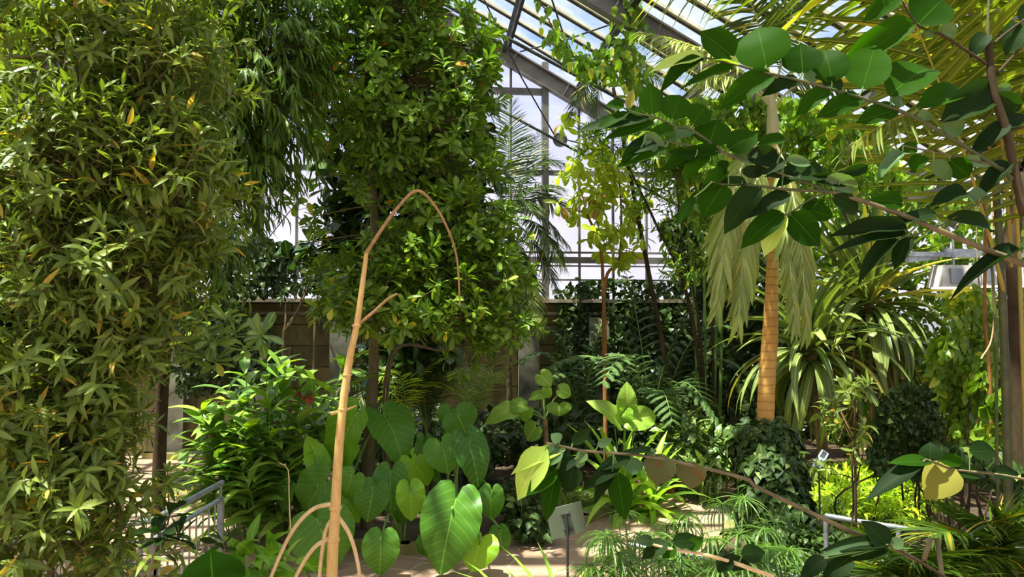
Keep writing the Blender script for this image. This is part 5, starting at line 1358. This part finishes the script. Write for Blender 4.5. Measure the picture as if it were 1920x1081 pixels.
branchset('overhead_branch', 'woody lower branch crossing to the white lamps with drooping dark leaves', Yb, [D_st, ([(720, 718), (550, 710), (430, 695), (310, 690), (270, 680)], .0045, .002, M_twig), ([(720, 718), (650, 740), (560, 800), (530, 800)], .003, .002, M_twig), ([(1425, 655), (1300, 612), (1150, 580), (985, 545)], .003, .002, M_bark)],
    [(315, 690, 232, 808, 108, .1, 0, Fl), (400, 690, 270, 672, 34, .3, 0, Fd), (450, 700, 298, 855, 82, .1, 0, Fd), (205, 735, 130, 842, 42, .3, 0, Fl, TLn), (560, 725, 388, 806, 66, .2, 0, Fd), (705, 655, 478, 640, 74, .2, 0, Fd), (532, 795, 375, 918, 86, .1, 0, Fl), (545, 805, 458, 955, 62, .4, 0, Fp), (562, 800, 680, 925, 102, .1, 0, Fl), (605, 780, 742, 812, 62, .2, 0, Fl), (720, 738, 862, 802, 62, .2, 0, Fd), (690, 668, 845, 715, 56, .2, 0, Fg), (640, 660, 850, 690, 40, .4, 0, Fd), (750, 655, 885, 622, 36, .3, 0, Fd), (985, 760, 868, 742, 62, .1, 0, Fl), (1040, 560, 975, 545, 44, .2, 0, Fl), (1060, 580, 1020, 640, 60, .2, 0, Fl), (1100, 600, 1172, 682, 52, .2, 0, Fg), (1160, 600, 1250, 672, 72, .2, 0, Fl), (985, 570, 882, 664, 52, .2, 0, Fg), (1200, 600, 1342, 612, 42, .3, 0, Fg), (540, 600, 420, 640, 70, .3, 0, Fd), (600, 650, 510, 690, 50, .3, 0, Fd), (660, 740, 610, 790, 44, .3, 0, Fl), (330, 640, 220, 700, 50, .3, 0, Fl), (380, 640, 480, 650, 40, .3, 0, Fd)], None, Fd, TL, 1200, 0, .5)
# branch crossing the middle
branchset('low_crossing_branch', 'thin brown branch crossing low from the handrail with long hanging leaves and two browned ones', 2.1, [([(1940, 1110), (1850, 1030), (1730, 960), (1600, 915), (1450, 845), (1240, 745), (1199, 715), (1030, 672), (830, 630), (600, 610), (500, 590), (450, 580)], .008, .003, M_bark)],
    [(520, 605, 285, 665, 52, .3, .1, Fp), (450, 600, 310, 802, 110, .2, .1, Fp), (505, 600, 412, 665, 72, .2, 0, Fg), (490, 675, 365, 772, 72, .2, 0, Fl), (560, 640, 435, 685, 56, .2, 0, Fd), (485, 700, 440, 880, 64, .2, 0, Fl), (553, 662, 518, 770, 82, .1, 0, Fd), (600, 615, 555, 655, 44, .3, 0, Fg), (765, 632, 630, 672, 50, .1, 0, Fd), (722, 672, 570, 746, 52, .2, 0, Fd), (700, 690, 612, 802, 46, .3, 0, Fd), (715, 690, 745, 882, 78, .05, 0, Fl), (742, 672, 826, 655, 56, .2, 0, Fg), (862, 612, 700, 612, 28, .4, 0, Fd), (848, 600, 822, 625, 40, .2, 0, Fg), (885, 622, 858, 752, 108, 0, 0, L_damaged), (995, 648, 985, 765, 100, .1, 0, L_damaged), (545, 582, 622, 520, 38, .3, 0, Fd), (500, 575, 470, 542, 42, .2, 0, Fg), (640, 590, 702, 562, 28, .3, 0, Fg), (560, 640, 600, 660, 46, .2, 0, Fg)], None, Fd, TLo, 800, 540, .5, root=(1.62, 2.1, 0))
branchset('low_leafy_twig', 'leafy twig with one large mottled yellow leaf hanging over the lime ferns', 2.2, [([(1300, 735), (1199, 715), (1080, 695), (940, 680), (880, 660), (830, 640)], .005, .003, M_bark)],
    [(830, 642, 605, 775, 66, .2, 0, Fd, TLn), (935, 672, 825, 782, 128, 0, 0, L_dry), (850, 645, 850, 575, 74, .1, 0, Fd), (880, 642, 1010, 652, 44, .2, 0, Fl), (995, 612, 1118, 606, 72, .1, 0, Fd), (935, 690, 1100, 690, 50, .1, 0, Fd), (1080, 692, 1200, 690, 50, .1, 0, Fd), (860, 650, 700, 640, 50, .3, 0, Fl, TLn)], None, Fd, TLo, 1320, 540, .5)
branchset('low_leafy_twig', 'dark leafy twig rising from the bottom edge under the grey handrail', 2.05, [([(960, 1120), (900, 1081), (800, 1020), (690, 960)], .007, .003, M_barkd)],
    [(692, 965, 605, 872, 84, .1, 0, Fd), (690, 962, 448, 948, 48, .2, 0, Fd), (690, 975, 400, 990, 38, .3, 0, Fg), (552, 1002, 440, 1090, 84, .2, 0, Fd), (455, 1010, 355, 1090, 62, .2, 0, Fd), (690, 975, 550, 1010, 60, .2, 0, Fd), (700, 965, 760, 940, 40, .3, 0, Fg)], None, Fd, TLo, 1320, 540, .5)
branchset('low_leafy_twig', 'leafy twig along the bottom edge among the umbrella sedges', 1.9, [([(1300, 1081), (1170, 1035), (1050, 1000), (905, 975), (830, 955)], .006, .003, M_root)],
    [(850, 950, 780, 940, 44, .2, 0, Fd), (900, 955, 800, 1005, 62, .2, 0, Fd), (920, 950, 1040, 940, 50, .2, 0, Fd), (980, 975, 1040, 930, 44, .2, 0, Fl), (1140, 1005, 1085, 1062, 66, .2, 0, Fd), (1180, 1000, 1280, 985, 60, .2, 0, Fd), (930, 965, 880, 1010, 50, .2, 0, Fl), (1100, 1020, 1230, 1040, 50, .2, 0, Fd)], None, Fd, TLo, 800, 540, .5)
o = branchset('big_single_leaf', 'single big bright round leaf poking up at the bottom edge by the railing', 1.8, [([(470, 1130), (430, 1110), (400, 1100)], .004, .003, M_green)], [(400, 1110, 395, 1030, 92, .1, 0, Fl)], None, Fl, TL, 0, 0, 1.0)

# ------------------------------------------------------------------ 15 sedges and small palms along the bottom
def sedge(label, spec, name='umbrella_sedge', more=None):
    if more:
        x0, x1, n_ = more
        for i in range(n_):
            x = rng.uniform(x0, x1); y = rng.uniform(975, 1110); spec = spec + [(x, y, 3.9 + rng.uniform(0, 1.0) * (1120 - y) / 140 + .2, rng.uniform(.22, .30))]
    b = W(spec[0][0], 1081, spec[0][2]); b[2] = .05
    o = thing(name, b, label, 'plant')
    for (x, y, Y, R) in spec:
        c = W(x, y, Y); a = np.array([c[0] * .8 + b[0] * .2 + rng.normal(0, .05), Y + rng.normal(0, .1), .05])
        mb = MB(); tube(mb, spline([a, (a + c) / 2 + rng.normal(0, .03, 3), c], 8), [.006] * 8, 5); st = mb.build('stalk', M_green, o)
        mb = MB(); n = 26; az = np.linspace(0, 6.28, n, endpoint=False) + rng.normal(0, .1, n)
        e = rng.uniform(-.1, .45, n); d = np.stack([np.cos(az) * np.cos(e), np.sin(az) * np.cos(e), np.sin(e)], 1)
        place_mix(mb, [tmpl('strap', .045, .25, q, 7) for q in (.9, 1.6, 2.3)], np.repeat(c[None], n, 0), d, Z + rng.normal(0, .1, (n, 3)), rng.uniform(.8, 1.1, n) * R); mb.build('umbel', L_papy, st)
    return o
sedge('umbrella sedge clump left of the ivy mound, tallest rays over the paving', [(1355, 945, 4.8, .26), (1290, 965, 4.7, .24), (1395, 935, 5.0, .26), (1330, 1010, 4.4, .25), (1270, 1020, 4.4, .25), (1385, 1000, 4.6, .28), (1440, 985, 4.7, .26), (1480, 1030, 4.4, .25), (1420, 1050, 4.2, .25), (1350, 1060, 4.1, .25)], more=(1270, 1500, 16))
sedge('umbrella sedge clump right beside the tilted grey sign', [(1170, 960, 4.9, .22), (1140, 1010, 4.6, .24), (1200, 1000, 4.6, .24), (1235, 1050, 4.2, .24), (1170, 1060, 4.2, .24), (1110, 1060, 4.2, .2), (1250, 985, 4.8, .22)], more=(1120, 1290, 13))
for lb, cx, cyy, Y, fr in [('feathery low palm filling the bottom corner below the mottled leaf', 1850, 1120, 3.0, [((1800, 960), (1700, 1010)), ((1830, 920), (1740, 960)), ((1860, 900), (1850, 940)), ((1880, 920), (1930, 960)), ((1800, 1020), (1660, 1060)), ((1860, 960), (1800, 1000)), ((1880, 960), (1960, 1040)), ((1840, 980), (1760, 1070)), ((1890, 900), (1900, 930)), ((1870, 1000), (1900, 1060))]),
                           ('narrow-fronded low palm just right of the dark bottom twig', 1720, 1150, 2.9, [((1700, 1000), (1630, 1040)), ((1720, 980), (1700, 1000)), ((1740, 1000), (1790, 1030)), ((1700, 1050), (1610, 1085)), ((1730, 1020), (1740, 1060))])]:
    t = W(cx, cyy, Y); b = t * [1, 1, 0]
    o = thing('low_palm', b, lb, 'palm')
    mb = MB(); tube(mb, [b, (b + t) / 2, t], .03, 7); mb.build('trunk', M_dryst, o)
    for a, c in fr:
        mb = MB(); frond(mb, bez(t, W(a[0], a[1] + 50, Y), W(c[0], c[1] + 45, Y - .1), 14), 34, .32, .065, (60, 25), .2, r=.006, start=.25, droop=(.3, .8)); mb.build('frond', [L_lowpalm, M_green], o)
plant('slender_leafy_stem', 'slender leafless-stemmed shrub with tufts of leaves standing in front of the lime ferns', 'shrub',
      [[(1606, 1100, 5.0), (1604, 900, 5.0), (1602, 740, 5.0), (1600, 650, 5.0)], [(1590, 1100, 5.1), (1600, 950, 5.1), (1598, 860, 5.1), (1605, 700, 5.1)]],
      [(1600, 640, 5.0, 30, 15, .12), (1600, 730, 5.0, 34, 14, .12), (1600, 820, 5.0, 26, 20, .12), (1545, 770, 5.3, 20, 20, .12, .5), (1550, 890, 5.2, 18, 30, .1, .5)], 26,
      dict(T=variants('lance', .26), L=(.09, .15), k=8, s=(.05, .1), ang=(40, 85), grav=.1, up=.6, tw=.003), L_bush, M_barkd, r0=.012, r1=.006, limb_r=.005)
mound('leafy_seedlings', 'light green leafy seedlings by the railing foot along the bottom edge', 'plant', [(480, 1050, 5.2, 40, 35, .25), (520, 1075, 5.2, 50, 30, .25), (440, 1075, 5.2, 30, 30, .25)], 80, variants('ovate', .42, .12), (.18, .30), L_seed)

# ------------------------------------------------------------------ 16 railing
def V3(x, y, d): return W(x, y, d)
def railing(name, label, A, B, hpts=None, gap=.10, n=14, mid=None):
    A, B = np.array(A), np.array(B)
    o = thing(name, A * [1, 1, 0], label, 'railing')
    mb = MB(); tube(mb, spline([A + Z * .14 + (A - B) * .02, B + Z * .14 + (B - A) * .02], 6), .024, 10); mb.build('handrail', M_galv, o)
    mb = MB(); beam(mb, A, B, .045, .02); mb.build('top_bar', M_galv, o, smooth=False)
    mb = MB(); beam(mb, [A[0], A[1], .12], [B[0], B[1], .12], .045, .02); mb.build('bottom_bar', M_galv, o, smooth=False)
    for P in (A, B):
        mb = MB(); box(mb, (P[0], P[1], P[2] / 2), (.05, .05, P[2] + .02)); mb.build('post', M_galv, o, smooth=False)
        mb = MB(); tube(mb, [P, P + Z * .14], .010, 6); mb.build('bracket', M_galv, o)
    for t in np.linspace(0, 1, n + 2)[1:-1]:
        p = A * (1 - t) + B * t
        mb = MB(); tube(mb, [[p[0], p[1], .12], [p[0], p[1], p[2]]], .008, 6); mb.build('baluster', M_galv, o)
    return o
h = 1.02
def RP(px, py): return G(px, py, h)
A1, B1, C0 = RP(285, 1012), RP(414, 935), RP(-30, 1062)
railing('grey_railing', 'galvanised railing panel ending in a square post above the paving', A1, B1, n=9)
railing('grey_railing', 'galvanised railing stretch half hidden inside the olive-leaved shrub', C0, A1, n=14)
def crail(label, pts, r=.018, posts=()):
    P = spline([G(a, b, 1.0) for a, b in pts], 20)
    o = thing('handrail', P[0] * [1, 1, 0], label, 'railing')
    mb = MB(); tube(mb, P, r, 8); mb.build('rail', M_galv, o)
    for t in posts:
        p = P[int(t * 19)]; mb = MB(); tube(mb, [[p[0], p[1], 0], p], .02, 8); mb.build('post', M_galv, o)
crail('grey tubular handrail crossing below the lime ferns to the corner palm', [(1548, 966), (1640, 982), (1755, 998), (1930, 1030)], .022, (0, .5, .95))
crail('pale tubular handrail slanting through the sedges at the bottom edge', [(1180, 1020), (1385, 1056), (1495, 1080), (1600, 1105)], .016, (0, .9))

# ------------------------------------------------------------------ 17 signs
def sign(name, label, c, w_, h_, nrm, roll, mplate, post_to=0.0, clip=True, face=None):
    c = np.array(c); n = unit(nrm); s = unit(np.cross(Z, n)); u = np.cross(n, s)
    s, u = s * cos(roll) + u * sin(roll), u * cos(roll) - s * sin(roll)
    R = np.stack([s, n, u], 1)
    o = thing(name, [c[0], c[1], post_to], label, 'sign')
    mb = MB(); box(mb, c, (w_, .008, h_), R); mb.build('plate', mplate, o, smooth=False)
    mb = MB(); q = c - n * .03; tube(mb, [[q[0], q[1], post_to], [q[0], q[1], c[2] - h_ * .1], q + u * h_ * .25], .010, 7); mb.build('post', M_dark, o)
    if clip:
        for k in (-.3, .2):
            mb = MB(); box(mb, c - n * .018 + u * h_ * k, (.07, .022, .03), R); mb.build('clip', M_dark, o, smooth=False)
    return o
M_plate = plain('grey_green_plate', (120, 126, 104), .55, c2=(108, 114, 94))
c = W(1062, 975, 5.9)
sign('plant_sign', 'back of a tilted grey-green plant sign on a dark post over the paving', c, .29, .24, unit(c - CAM) * [1, 1, 1] + np.array([-.25, 0, .25]), -.2, M_plate, .05)
M_sblue = plain('pale_blue_label', (196, 222, 236), .4, c2=(176, 206, 226)); M_ink = plain('dark_print', (60, 60, 58), .6)
c = W(1538, 862, 7.0)
o = sign('plant_label', 'small pale blue tilted label with a black band at the lime fern edge', c, .27, .075, np.array([.1, -1, .9]), .75, M_sblue, .05, False)
mb = MB(); n_ = unit(np.array([.1, -1, .9])); s_ = unit(np.cross(Z, n_)); u_ = np.cross(n_, s_); s_, u_ = s_ * cos(.75) + u_ * sin(.75), u_ * cos(.75) - s_ * sin(.75); R_ = np.stack([s_, n_, u_], 1)
sg = 1 if s_[0] > 0 else -1
box(mb, c + n_ * .006 + s_ * .08 * sg, (.09, .003, .045), R_); box(mb, c + n_ * .006 - s_ * .02 * sg - u_ * .01, (.07, .003, .012), R_); mb.build('print', M_ink, o, smooth=False)
M_sw = plain('white_card', (226, 220, 214), .5); M_pink = plain('pink_print', (224, 128, 118), .6)
c = W(385, 790, 11.3)
o = sign('plant_label', 'white and pink plant label on a thin post by the far path', c, .20, .26, np.array([-.3, -1, .5]), .35, M_sw, .05, False)
mb = MB(); n_ = unit(np.array([-.3, -1, .5])); box(mb, c + n_ * .008 - Z * .05, (.17, .004, .12), np.stack([unit(np.cross(Z, n_)), n_, np.cross(n_, unit(np.cross(Z, n_)))], 1)); mb.build('pink_panel', M_pink, o, smooth=False)
# ------------------------------------------------------------------ groups for kinds that repeat
GR = {'elephant_ear_plant': 'elephant ears along the kerb', 'veined_arrow_plant': 'light veined plants behind the elephant ears', 'lime_strap_plant': 'lime strap-leaved plants at the path bend',
      'striped_strap_plant': 'strap-leaved plants by the tilted sign', 'strap_leaf_palm': 'strap-leaved palms behind the ivy mound', 'giant_fern': 'giant ferns by the back wall', 'young_palm': 'young palms under the trees',
      'roof_liana': 'leafy lianas under the roof', 'overhead_branch': 'close overhead branches', 'low_leafy_twig': 'leafy twigs low in front', 'grow_lamp': 'grow lamps by the dark trunk', 'grey_rail': 'grey metal rails near the lamps',
      'bare_liana': 'bare lianas below the lamps', 'umbrella_sedge': 'umbrella sedges in front of the path', 'low_palm': 'low palms in the corner', 'grey_railing': 'galvanised railing panels', 'handrail': 'tubular handrails',
      'tie_rod': 'tie rods under the roof', 'brace_wire': 'bracing wires on the gable', 'slim_tree': 'slim saplings by the block wall', 'plant_label': 'small plant labels'}
for o_ in list(scn.objects):
    if o_.parent is None and 'category' in o_:
        k_ = o_.name.split('.')[0]
        if k_ in GR and 'group' not in o_: o_['group'] = GR[k_]
